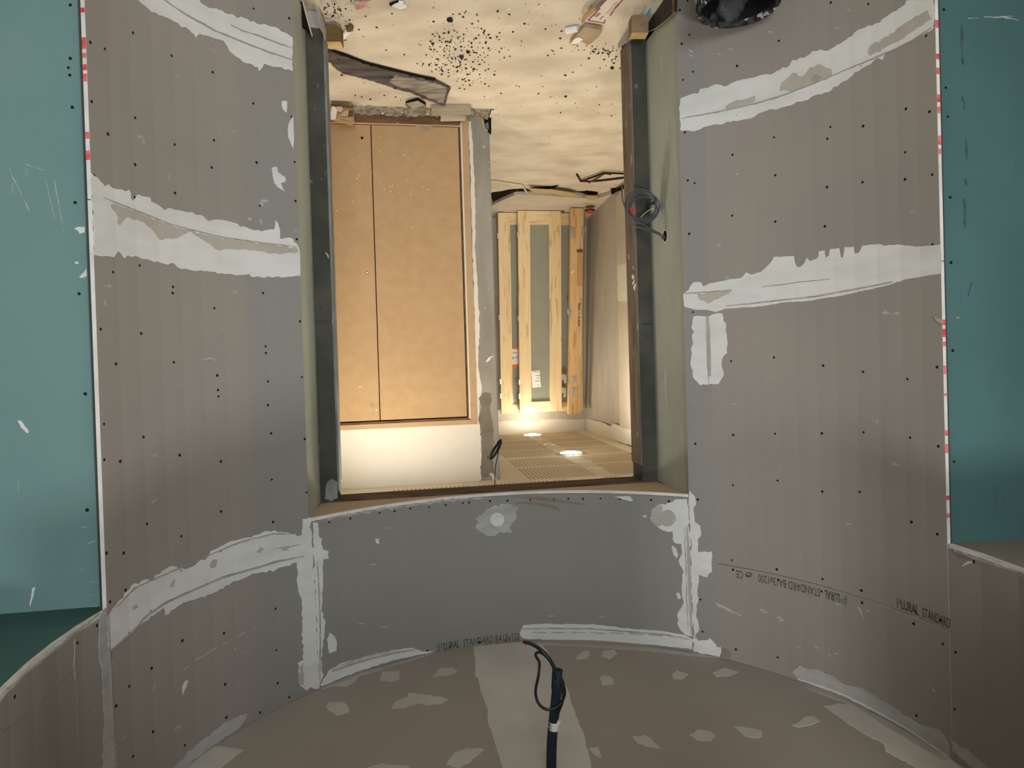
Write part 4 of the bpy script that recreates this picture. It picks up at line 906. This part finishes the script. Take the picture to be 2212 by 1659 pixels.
for (x,yk,ye) in ((1236,493,516),(1236,668,690),(1231,810,829),(1231,839,860)): strap(x,yk,ye,1)
for (x,yk,ye) in ((1256,493,516),(1249,814,829),(1249,839,860)): strap(x,yk,ye,-1)

# ---- cable coil at the right reveal
p_h=at_pl(1437,510,Rb,(Ra-Rb).cross(UP)); axr=(Ra-Rb).normalized(); nr=axr.cross(UP).normalized()
if nr.dot(E1)>0: nr=-nr
mb=MB(); 
vs=[p_h+nr*.0012+(axr*math.cos(a)*.024+UP*math.sin(a)*.027) for a in [k*math.pi/12 for k in range(24)]]
MB().prism(vs,-nr*.0008).build('cable_hole',M_gap,rvr)
vo=[p_h+nr*.001+(axr*math.cos(a)*.030+UP*math.sin(a)*.033) for a in [k*math.pi/12 for k in range(24)]]
MB().prism(vo,-nr*.0006).build('hole_rim',M_gyps,rvr)
ct=thing('cable_coil','coiled grey electric cable hanging from the hole in the right green reveal','cable',p_h)
sY=3.06
def ck(x,y,s=sY): return at_s(x,y,s)
mb=MB()
rad=[(31,34),(33,30),(28,33),(30,28),(34,33)]
for i,(rx,ry) in enumerate(rad):
    cx_,cy_=1388+(-3,4,0,3,-4)[i],448+(0,-2,3,5,-6)[i]
    mb.tube([ck(cx_+rx*math.cos(a),cy_+ry*math.sin(a),sY+.006*i-.01) for a in [k*math.pi/14+i for k in range(29)]],.0042,7)
mb.build('cable_loops',M_cable,ct,smooth=True)
MB().tube([ck(1358,468),ck(1366,486,sY+.01),ck(1392,494),ck(1418,504,3.02),p_h+nr*.01,p_h-nr*.03],.0045,7,smooth=6).build('cable_tail',M_cable,ct,smooth=True)
MB().tube([ck(1375,476),ck(1400,492),ck(1426,506,3.02),p_h+nr*.012+UP*.01,p_h-nr*.03],.0045,7,smooth=6).build('cable_tail',M_cable,ct,smooth=True)
MB().tube([ck(1344,402),ck(1344,425),ck(1349,445),ck(1360,464),ck(1372,474)],.0036,7,smooth=6).build('cable_end',M_cable,ct,smooth=True)
MB().tube([ck(1362,449,sY-.016),ck(1366,458,sY-.016),ck(1371,464,sY-.016)],.0075,8,smooth=3).build('red_tape_wrap',M_rtape,ct,smooth=True)
MB().tube([ck(1402,430,sY-.012),ck(1406,440,sY-.012),ck(1414,437,sY-.012)],.007,8,smooth=3).build('dark_tape_wrap',M_ink,ct,smooth=True)
MB().tube([ck(1384,470,sY-.01),ck(1396,458,sY-.014),ck(1412,449,sY-.01)],.0012,5,smooth=4).build('thin_wire',M_paper,ct,smooth=True)

# ---- black cable bundle hanging from the lintel
sK=3.32
bt=thing('cable_bundle','folded bundle of thin black cables hanging from the doorway lintel before the pillar','cable',at_s(1070,1050,sK))
MB().tube([at_s(1069,1051,sK),at_s(1069,1030,sK),at_s(1071,1005,sK),at_s(1075,985,sK),at_s(1078,962,sK)],.0026,7,smooth=6).build('hanging_lead',M_black,bt,smooth=True)
mb=MB(); random.seed(5)
for i in range(9):
    o1,o2,o3=[random.uniform(-3,3) for _ in range(3)]; s_=sK-.012+.004*i
    mb.tube([at_s(1060+o1*.6,992+o2*.6,s_),at_s(1062+o2,980+o1,s_),at_s(1070+o3,966,s_),at_s(1078+o1,954+o2*.5,s_),at_s(1082+o2*.4,950+o3*.6,s_),at_s(1080+o3,960,s_),at_s(1073+o1,976,s_),at_s(1064+o2*.6,990,s_)],.0019,6,smooth=5)
mb.build('folded_strands',M_black,bt,smooth=True)
MB().tube([at_s(1053,985,sK),at_s(1055,988,sK),at_s(1057,989,sK)],.002,6,smooth=3).build('wire_end',M_black,bt,smooth=True)

# ---- conduit hanging from the lobby ceiling
YC=2.145
def cq(x,y,dy=0): return at_y(x,y,YC+dy)
top=at_z(1191,1672,Z_C); 
cd=thing('cable_conduit','dark corrugated conduit hanging from a hole in the lobby ceiling','conduit',top)
a=Vector((top.x,top.y,Z_C+.005)); b=cq(1203,1447)
mb=MB(); n=150; pts=[a.lerp(b,i/n)+Vector((.004*math.sin(i/n*5),0,0)) for i in range(n+1)]
mb.tube(pts,lambda i: (.0148 if i>n*.82 else .0152+.0016*(1 if (i//1)%2 else -1)),18,caps=False)
mb.build('corrugated_tube',M_navy,cd,smooth=True)
t_=(b-a).normalized()
mb=MB(); mb.tube([b-t_*.06,b+t_*.001],.0155,18,caps=False); mb.tube([b-t_*.06,b+t_*.001],.0118,18,caps=False)
aa=t_.cross(Vector((0,1,0))).normalized(); bb=t_.cross(aa)
ring=lambda r:[b+t_*.001+(aa*math.cos(k*math.pi/9)+bb*math.sin(k*math.pi/9))*r for k in range(18)]
mb.add(ring(.0155)+ring(.0118),[(k,(k+1)%18,18+(k+1)%18,18+k) for k in range(18)])
mb.build('open_end',mat('scuffed_navy_plastic',(.030,.045,.060),(.012,.020,.032),rough=.5,scale=30),cd,smooth=True)
q0=a.lerp(b,.475)
mb=MB(); mb.tube([q0-t_*.013,q0+t_*.013],.0172,18); mb.tube([q0-t_*.012+aa*.006-bb*0,q0+t_*.02-aa*.012],.0155,10)
mb.build('white_tape_wrap',M_tape,cd,smooth=True)
hc=at_z(1203,1668,Z_C)
mb=MB(); mb.lathe([(.016,-.001),(.034,-.001),(.034,.002),(.016,.002)],(top.x,top.y,Z_C),28); mb.build('hole_collar',mat('grey_hole_plug',(.10,.115,.125)),cd)
p0=cq(1199,1444)
MB().tube([cq(1204,1490),cq(1200,1462,-.012),p0+Vector((0,-.012,0)),cq(1184,1420,-.01),cq(1166,1402,.0),cq(1148,1391,.05),cq(1133,1387,.10)],.0062,9,smooth=8).build('black_cable',M_black,cd,smooth=True)
MB().tube([cq(1197,1446,-.004),cq(1188,1428,-.004),cq(1175,1414,0),cq(1164,1409,.01),cq(1157,1413,.01),cq(1160,1422,0),cq(1165,1432,-.01),cq(1163,1460,-.02),cq(1157,1490,-.02),cq(1160,1512,-.025),cq(1170,1527,-.03),cq(1187,1533,-.035),cq(1203,1527,-.03),cq(1214,1515,-.02),cq(1220,1498,-.015),cq(1217,1478,-.012),cq(1212,1464,-.008),cq(1208,1452,0)],.0046,9,smooth=7).build('cable_loop',M_black,cd,smooth=True)
MB().tube([cq(1210,1458,-.01),cq(1216,1490,-.018),cq(1215,1515,-.022),cq(1206,1540,-.018),cq(1201,1558,-.018),cq(1199,1572,-.016)],.0046,9,smooth=7).build('cable_loop',M_black,cd,smooth=True)
c0=cq(1134,1388,.10)
MB().box(cq(1132,1394,.10),.013,.011,.020,(Vector((.9,0,.3)).normalized(),Vector((0,1,0)),Vector((-.3,0,.9)).normalized())).build('copper_clip',M_copper,cd,bevel=.002)
MB().box(cq(1134,1401,.10),.009,.009,.014,(Vector((.8,0,.55)).normalized(),Vector((0,1,0)),Vector((-.55,0,.8)).normalized())).build('copper_clip',M_copper,cd,bevel=.002)
MB().tube([cq(1135,1389,.10),cq(1130,1380,.11),cq(1122,1374,.11),cq(1114,1373,.11),cq(1110,1372,.11)],.0014,6,smooth=5).build('green_yellow_wire',M_gy,cd,smooth=True)

# ---- bucket
bc=at_z(1594,19,.30); bk=thing('bucket','black plastic bucket with dusty plaster-stained inside, standing by the right curved wall','bucket',(bc.x,bc.y,0))
rr=.150
c3=(bc.x,bc.y,0)
MB().lathe([(.001,.004),(.112,.002),(.118,.01),(rr-.008,.285)],c3,48).build('outer_shell',M_bucket,bk,smooth=True)
MB().lathe([(rr-.012,.287),(.115,.014),(.001,.012)],c3,48).build('inner_shell',M_bucket,bk,smooth=True)
MB().lathe([(rr-.014,.284),(rr-.010,.298),(rr-.004,.302),(rr+.004,.301),(rr+.008,.296),(rr+.008,.276),(rr+.004,.274),(rr+.003,.262),(rr-.004,.260),(rr-.009,.270),(rr-.014,.284)],c3,64).build('rim',M_rim,bk,smooth=True)
mb=MB()
for k in range(60):
    a=2*math.pi*k/60; 
    mb.box(Vector(c3)+Vector((math.cos(a)*(rr+.0075),math.sin(a)*(rr+.0075),.286)),.0022,.0075,.013,(Vector((math.cos(a),math.sin(a),0)),Vector((-math.sin(a),math.cos(a),0)),UP))
tag(mb.build('rim_slots',M_gap,bk),kind='stuff')
for sg in (-1,1):
    e=Vector(c3)+Vector((sg*(rr+.006),0,.262)); MB().box(e,.012,.03,.035).build('handle_lug',M_rim,bk,bevel=.003)
MB().tube([Vector(c3)+Vector(((rr+.013)*math.cos(t),-(.02+.10*math.sin(t))*1.25,.262-.13*math.sin(t))) for t in [k*math.pi/16 for k in range(17)]],.003,7).build('wire_handle',M_metal,bk,smooth=True)

# ---- things about the doorway foot
def sheet_px(name,q,surf,th,m,label,cat,bevel=0):
    P=[surf(x,y) for x,y in q]; o=MB().prism(P,th).build(name,m,None,bevel=bevel); return tag(o,label,cat)
rs=at_pl
nRn=nr
def on_rr(x,y,o=.014): return at_pl(x,y,Rb+nr*o,nr)
dt=thing('veneer_sheet','dark brown paint-flecked veneer sheet leaning low against the right green reveal','board',on_rr(1430,-30))
P=[on_rr(x,y) for x,y in ((1397,71),(1415,62),(1440,43),(1459,26),(1459,-90),(1400,-40))]
MB().prism(P,-nr*.008).build('veneer_face',M_dsheet,dt)
MB().tube([on_rr(x,y,.016) for x,y in ((1396,73),(1402,68),(1415,62.5),(1428,53),(1440,43.5),(1452,33),(1459,26.5))],.0022,6).build('frayed_edge',M_conc3,dt)
MB().tube([on_rr(x,y,.016) for x,y in ((1454,30),(1454.5,0),(1454.5,-60))],.004,6).build('brown_edge',M_lwood,dt)
# left: black sheet with a yellow edge
sl=3.13
ds=thing('black_sheet','black sheet with a yellowish wood edge leaning at the foot of the left reveal','board',at_s(655,-20,sl))
MB().prism([at_s(x,y,sl) for x,y in ((636,-60),(637,0),(643,28),(650,56),(660,60),(666,66),(672,77),(664,44),(652,-5),(648,-60))],NN*.02).build('black_face',M_gap,ds)
MB().prism([at_s(x,y,sl-.012) for x,y in ((647,-60),(651.5,0),(660,32),(668,62),(673,78),(675,76),(671,60),(664,34),(655.5,0),(652,-60))],NN*.012).build('wood_edge',M_slat,ds)
# grey felt collars round the concrete feet
def collar(name,front,side,l_in,label):
    t=thing(name,label,'felt collar',at_s(*front[0],S_C-.006))
    MB().prism([at_s(x,y,S_C-.007) for x,y in front],NN*.006).build('front_flap',M_film,t)
    MB().prism([at_l(x,y,l_in) for x,y in side],E1*(.002 if l_in<0 else -.002)).build('side_flap',M_film,t)
    return t
collar('felt_collar',[(658,11),(688,12),(694,40),(699,61),(688,61),(665,58),(655,50),(652,20)],[(688,12),(692,20),(699,48),(704,70),(702,88),(697,72),(692,63)],lL+.012,'grey felt collar wrapped round the foot of the left concrete jamb')
collar('felt_collar',[(1367,41),(1374,41),(1375,76),(1396,74),(1397,78),(1384,81),(1372,82),(1360,88),(1352,95)],[(1368,40),(1354,48),(1341,60),(1336,82),(1336,106),(1346,98),(1358,88),(1370,82)],lR-.013,'grey felt collar hanging round the foot of the right concrete jamb')
MB().prism([at_s(x,y,S_C-.009) for x,y in ((1375,42),(1392,42),(1395,72),(1375,75))],NN*.003).build('dark_recess',M_gap,wb)
# timber offcut by the left jamb
def block(name,x0,x1,y_base,hgt,dep,label,cat,m_front,m_top,yaw=0):
    a=at_z(x0,y_base,0); b=at_z(x1,y_base,0); wd=(b-a).length; ex=(b-a).normalized(); dp=Vector((-ex.y,ex.x,0))
    if dp.y<0: dp=-dp
    t=thing(name,label,cat,(a+b)/2+dp*dep/2)
    c=(a+b)/2+dp*dep/2+UP*hgt/2
    MB().box(c,wd,dep,hgt-.004,(ex,dp,UP)).build('body',m_front,t,bevel=.002)
    MB().box(c+UP*(hgt/2-.0005),wd-.002,dep-.002,.003,(ex,dp,UP)).build('top_face',m_top,t)  # top lighter than the sides, the light on it painted into the colour
    return t
block('timber_offcut',703,735,52,.085,.075,'square brown timber offcut standing on the floor beside the left jamb','wood block',M_lwood,M_lwood2)
o=MB().prism([at_z(x,y,.09) for x,y in ((702,47),(712,48),(724,51),(736,60),(733,52),(722,44),(712,47))],UP*.003).build('felt_scrap',M_conc2); tag(o,'curled grey scrap on top of the brown timber offcut','scrap')
block('brown_block',1364,1400,33,.085,.06,'pale brown wool-faced block standing beside the right jamb foot','block',mat('brown_wool_face',(.27,.195,.12),(.20,.14,.085),scale=20,bump=.3),M_lwood2)
tag(MB().tube([at_z(1396,33,.05),at_z(1401,27,.055),at_z(1405,20,.06)],.006,8).build('blue_cap',M_blue),'small blue plastic strip beside the brown block at the right jamb','strip')

# ---- things on the far floor
def flat(name,q,z0,th,m,label,cat,amp=.5,step=6,group=None,bevel=0):
    qq=wobble(q,amp,step) if amp else q
    o=MB().prism([at_z(x,y,z0) for x,y in qq],UP*th).build(name,m,bevel=bevel); return tag(o,label,cat,group)
fe=thing('felt_strip','long torn strip of dark grey roofing felt lying across the pale floor','felt strip',at_z(820,150,0))
q=[(702,118),(710,106),(719,108),(749,119),(790,135),(852,151),(905,164),(941,171),(960,181),(973,188),(966,204),(961,226),(930,215),(889,197),(859,189),(820,176),(779,164),(742,156),(728,147),(708,129)]
MB().prism([at_z(x,y,.004) for x,y in wobble(q,.9,6)],UP*.012).build('felt_body',M_felt,fe)
q2=[(852,162),(880,166),(905,172),(940,178),(966,190),(962,204),(958,222),(932,212),(890,194),(862,186),(840,176)]
MB().prism([at_z(x,y,.0165) for x,y in wobble(q2,1.0,5)],UP*.003).build('frayed_end',mat('frayed_felt',(.36,.32,.265),(.14,.125,.11),scale=16,stretch=(.5,3,1),detail=9,lo=.35,hi=.6,bump=.5),fe)
q3=[(719,107),(749,117),(790,133),(852,149),(905,162),(941,169),(941,172),(905,166),(852,153),(790,137),(749,121)]
MB().prism([at_z(x,y,.005) for x,y in q3],UP*.008).build('felt_edge',M_gap,fe)
tl=thing('floor_tile','small square grey tile lying on edge near the cupboard doors','tile',at_z(898,226,0))
MB().prism([at_z(x,y,.026) for x,y in ((877,223),(903,217),(919,226.5),(893,232.5))],UP*.006).build('tile_face',M_tile,tl)
MB().prism([at_z(x,y,.0) for x,y in ((876,218.5),(904,211.5),(920,221.5),(894,226))],UP*.025).build('tile_side',M_gap,tl)
pb=thing('concrete_offcut','grey concrete board offcut lying before the pillar foot','offcut',at_z(972,233,0))
MB().prism([at_z(x,y,0) for x,y in ((932,224),(1016,224),(1018,239),(932,241))],UP*.03).build('offcut_body',M_conc3,pb,bevel=.003)
ps=thing('plaster_strip','pale plaster strip beside the concrete offcut in front of the cupboard trim','offcut',at_z(980,250,0))
MB().prism([at_s(x,y,4.385) for x,y in ((952,245),(1006,243),(1006,256),(952,257))],NN*.05).build('strip_body',mat('pale_plaster_strip',(.56,.45,.34),(.5,.40,.30)),ps,bevel=.002)
cb=thing('cardboard_box','small torn cardboard box lying in front of the cupboard doors at the left jamb','box',at_z(738,245,0))
sb=4.28
def bx_px(name,q,off,th,m): return MB().prism([at_s(x,y,sb-off) for x,y in q],NN*th).build(name,m,cb)
bx_px('box_side',((712,252),(713,226),(718,224),(762,229),(763,237),(765,259),(758,264),(730,257)),0,.06,M_card)
bx_px('box_opening',((752,239),(763,237),(763,251),(752,252)),.004,.004,M_cardd)
bx_px('torn_flap',((732,250),(745,239),(753,238),(752,250),(744,252)),.010,.006,mat('light_cardboard',(.58,.40,.22)))
bx_px('open_flap',((728,248),(740,254),(763,252),(761,263),(741,257),(729,257)),.012,.005,M_bag)
bx_px('white_lining',((716,232),(720,229),(727,233),(728,240),(726,250),(725,257),(715,257),(714,246)),.014,.006,M_paper)
bx_px('crumpled_tissue',((727,230),(738,230),(741,236),(736,242),(728,239)),.014,.008,mat('pinkish_tissue',(.62,.52,.44)))
bx_px('dark_flap',((714,224),(762,229),(763,233),(716,228)),.008,.006,M_cardd)
# bag with label near the right jamb
bg=thing('paper_sack','torn kraft paper sack with a white and dark red printed label','sack',at_z(1270,60,0))
MB().prism([at_z(x,y,.004) for x,y in wobble([(1264,50),(1300,57),(1300,62),(1290,76),(1269,92),(1260,84),(1250,82),(1246,90),(1238,92),(1231,86),(1248,66)],.5,5)],UP*.018).build('sack_body',M_bag,bg,bevel=.002)
MB().prism([at_z(x,y,.024) for x,y in wobble([(1243,82),(1250,80),(1259,84),(1252,90),(1245,93),(1233,93)],.6,4)],UP*.004).build('torn_paper_edge',M_paper,bg)
zl_=.042
lb=MB().prism([at_z(x,y,zl_) for x,y in ((1268,43),(1290,22),(1318,-8),(1352,-8),(1334,14),(1308,40),(1306,52))],UP*.004).build('printed_label',M_label,bg); lb['label']='white label with dark red border'
def lstroke(pts,wd,m,zz):
    mb=MB()
    for a,b in zip(pts[:-1],pts[1:]):
        A,B=at_z(*a,zz),at_z(*b,zz); d=(B-A); L_=d.length; d.normalize(); mb.box((A+B)/2,L_,wd,.0012,(d,Vector((-d.y,d.x,0)),UP))
    return mb
lstroke([(1296,18),(1271,44),(1305,50)],.006,M_redp,zl_+.005).build('red_border',M_redp,lb)
lstroke([(1350,-6),(1332,14),(1318,34)],.006,M_redp,zl_+.005).build('red_border',M_redp,lb)
lstroke([(1305,51),(1307,43)],.006,M_redp,zl_+.005).build('red_border',M_redp,lb)
A=at_z(1289,37,zl_+.0055); B=at_z(1298,29,zl_+.0055); d=(B-A).normalized(); pr=at_z(1285,33,zl_+.0055)-A; pr=(pr-d*pr.dot(d)); ph_=pr.length; pr.normalize()
put_text('lettering','522',lambda x,y:A+d*x+pr*y,M_ink,lb,width=(B-A).length,height=ph_*1.0,offset=.01)
for i,(p1,p2) in enumerate((((1309,30),(1332,5)),((1314,31),(1336,7)),((1320,28),(1338,10)),((1296,42),(1303,35)))): lstroke([p1,p2],.003,M_ink,zl_+.0052).build('small_print',M_conc3 if i<3 else M_ink,lb)
tag(MB().prism([at_z(x,y,.03) for x,y in ((1256,46),(1262,30),(1284,12),(1287,18),(1268,35),(1260,47))],UP*.008).build('cardboard_roll',M_card),'folded cardboard piece under the printed sack label','cardboard')
tb=thing('white_tube','short white plastic tube lying beside the torn paper sack','tube',at_z(1232,66,0))
MB().tube([at_z(1222,67,.016),at_z(1247,62,.016)],.016,12,caps=False).build('tube_wall',M_tape,tb,smooth=True)
flat('red_packet',[(766,3),(790,1),(801,2),(802,12),(785,13),(768,15)],.004,.012,mat('reddish_packet',(.46,.25,.20),(.66,.50,.44),scale=14,lo=.4,hi=.6),'crumpled reddish packet on the floor by the left jamb','packet',amp=.8)
flat('white_packet',[(846,8),(862,1),(870,2),(878,11),(864,15),(855,12)],.004,.012,M_paper,'small white paper scrap on the floor right of the reddish packet','scrap',amp=.5)
flat('dark_flap_scrap',[(841,7),(860,0),(866,2),(850,10)],.002,.010,M_gap,'dark folded scrap under the white paper scrap','scrap',amp=.4)
flat('brown_leaf_scrap',[(748,60),(757,50),(764,56),(762,62),(750,65)],.003,.01,M_lwood,'curled brown scrap on the floor beside the timber offcut','scrap',amp=.6)
flat('white_plaster_scrap',[(736,75),(745,64),(758,66),(750,74),(740,84)],.003,.01,M_paper,'white plaster flake between the timber offcut and the curled brown scrap','scrap',amp=.6)
# straps on the floor at the back right
ss=thing('steel_strap','bent dark steel strap lying on the floor by the right jamb','strap',at_z(1300,388,0))
def zt(*pp,z=.01): return [at_z(x,y,z) for x,y in pp]
MB().tube(zt((1246,377),(1254,391),(1275,392),(1300,390),(1348,384)),.009,6).build('lower_bar',M_rust,ss)
MB().tube(zt((1256,392),(1305,373),(1320,374),(1350,375),z=.02),.009,6).build('upper_bar',M_rust,ss)
MB().tube(zt((1272,395),(1296,382),(1306,375),(1320,377),z=.016),.007,6).build('cross_bar',M_rod,ss)
flat('white_lath',[(1266,390),(1297,379),(1303,380),(1282,389)],.0005,.003,M_paper,'white lath lying under the bent steel strap','lath',amp=0)
tag(MB().tube(zt((1050,391),(1070,392),(1110,398),(1128,401),(1137,414),(1146,424),z=.012),.010,8,smooth=5).build('cream_cable',M_cabw,smooth=True),'cream cable curving over the floor crack behind the pillar','cable')
rc=thing('plastic_cap','small red plastic cup on the floor at the foot of the far right wall','cap',at_z(1275,453,zf))  # a red cap with a black rim
mb=MB(); c_=at_z(1274,453,zf+.01); mb.lathe([(.001,.04),(.03,.036),(.042,.01),(.044,0)],c_,16); mb.build('cap_body',M_redcap,rc,smooth=True)
MB().tube([c_+Vector((.05*math.cos(a),.05*math.sin(a),.006)) for a in [k*math.pi/8 for k in range(17)]],.006,6).build('cap_rim',M_gap,rc)
# hole at the pillar foot
MB().prism([at_s(x,y,S_M,.003) for x,y in ((1038,243),(1061,245),(1061,292),(1053,284),(1048,278),(1044,262))],NN*.002).build('broken_corner',M_gap,wp)
MB().prism([at_s(x,y,S_M,.006) for x,y in ((1037,245),(1041,247),(1045,262),(1048,277),(1054,283),(1050,284),(1043,276),(1040,262))],NN*.003).build('foam_edge',M_yfoam,wp)
MB().prism([at_s(x,y,S_M,.006) for x,y in ((1048,268),(1054,264),(1056,274),(1055,281),(1049,276))],NN*.003).build('rubble_in_hole',M_conc2,wp)
# rubble
random.seed(21)
mb=MB(); k=0
def drop(x,y,rpx,flatn=.6,mi=0):
    p=at_z(x,y,0); dist=(p-ORG).length; r=rpx*dist/F_PX*.5
    mb.blob((p.x,p.y,r*flatn*.7),r,r*random.uniform(.6,1),r*flatn,mi)
KEEP=[(695,95,982,236),(700,42,745,104),(1222,0,1355,98),(855,195,1040,268),(764,0,880,18),(1045,370,1345,430)]
def free(x,y):
    if 700<x<985 and 100<y<235:
        yc=112+(x-705)/255*88
        return abs(y-yc)>36
    return not any(a<x<c and b<y<d for a,b,c,d in KEEP[1:])
for _ in range(820):
    c=random.random()
    if c<.40: x,y=random.gauss(985,45),random.gauss(130,45)
    elif c<.62: x,y=random.gauss(1300,45),random.gauss(85,28)
    elif c<.78: x,y=random.uniform(715,1340),random.uniform(2,250)
    elif c<.90: x,y=random.gauss(725,18),random.gauss(25,16)
    else: x,y=random.gauss(900,40),random.gauss(190,14)
    if not(700<x<1345 and 1<y<330 and free(x,y)): continue
    drop(x,y,random.choice((1.8,2.2,2.8,3.4,4.2,5)))
random.seed(8)
for _ in range(150):
    x,y=random.uniform(715,1340),random.uniform(2,300)
    if (y>235 and x<1060) or not free(x,y): continue
    drop(x,y,random.choice((2,2.5,3.5)),.3,1)
tag(mb.build('fine_rubble',[M_stone,M_stonel]),'fine black rubble and pale crumbs strewn over the pale floor','rubble',kind='stuff')
for (x,y,r,lb_) in ((971,40,14,'largest black pebble, lying alone on the pale floor right of the white paper scrap'),(1011,111,9,'black pebble at the upper right of the rubble scatter beyond the felt strip'),
    (997,120,12,'widest black pebble in the middle of the rubble scatter by the felt strip'),(1075,23,7,'small black pebble alone, farthest toward the paper sack'),(1222,207,7,'small black pebble alone on the clear floor in front of the right jamb'),
    (1322,145,9,'black pebble on the floor right beside the right jamb'),(1024,148,7,'small black pebble past the frayed end of the felt strip'),(935,93,8,'black pebble highest over the middle of the felt strip')):
    mb=MB(); drop(x,y,r); tag(mb.build('black_pebble',M_stone),lb_,'pebble','black pebbles on the floor')
for i,(x,y,r,lb_) in enumerate(((827,240,9,'pale plaster lump in the wool trench, nearest the cardboard box'),(868,239,7,'smaller pale plaster lump in the middle of the wool trench'),(923,243,8,'pale plaster lump at the corner of the concrete offcut'))):
    mb=MB(); drop(x,y,r,.9); tag(mb.build('plaster_lump',M_stonel),lb_,'plaster lump','plaster lumps along the trench')
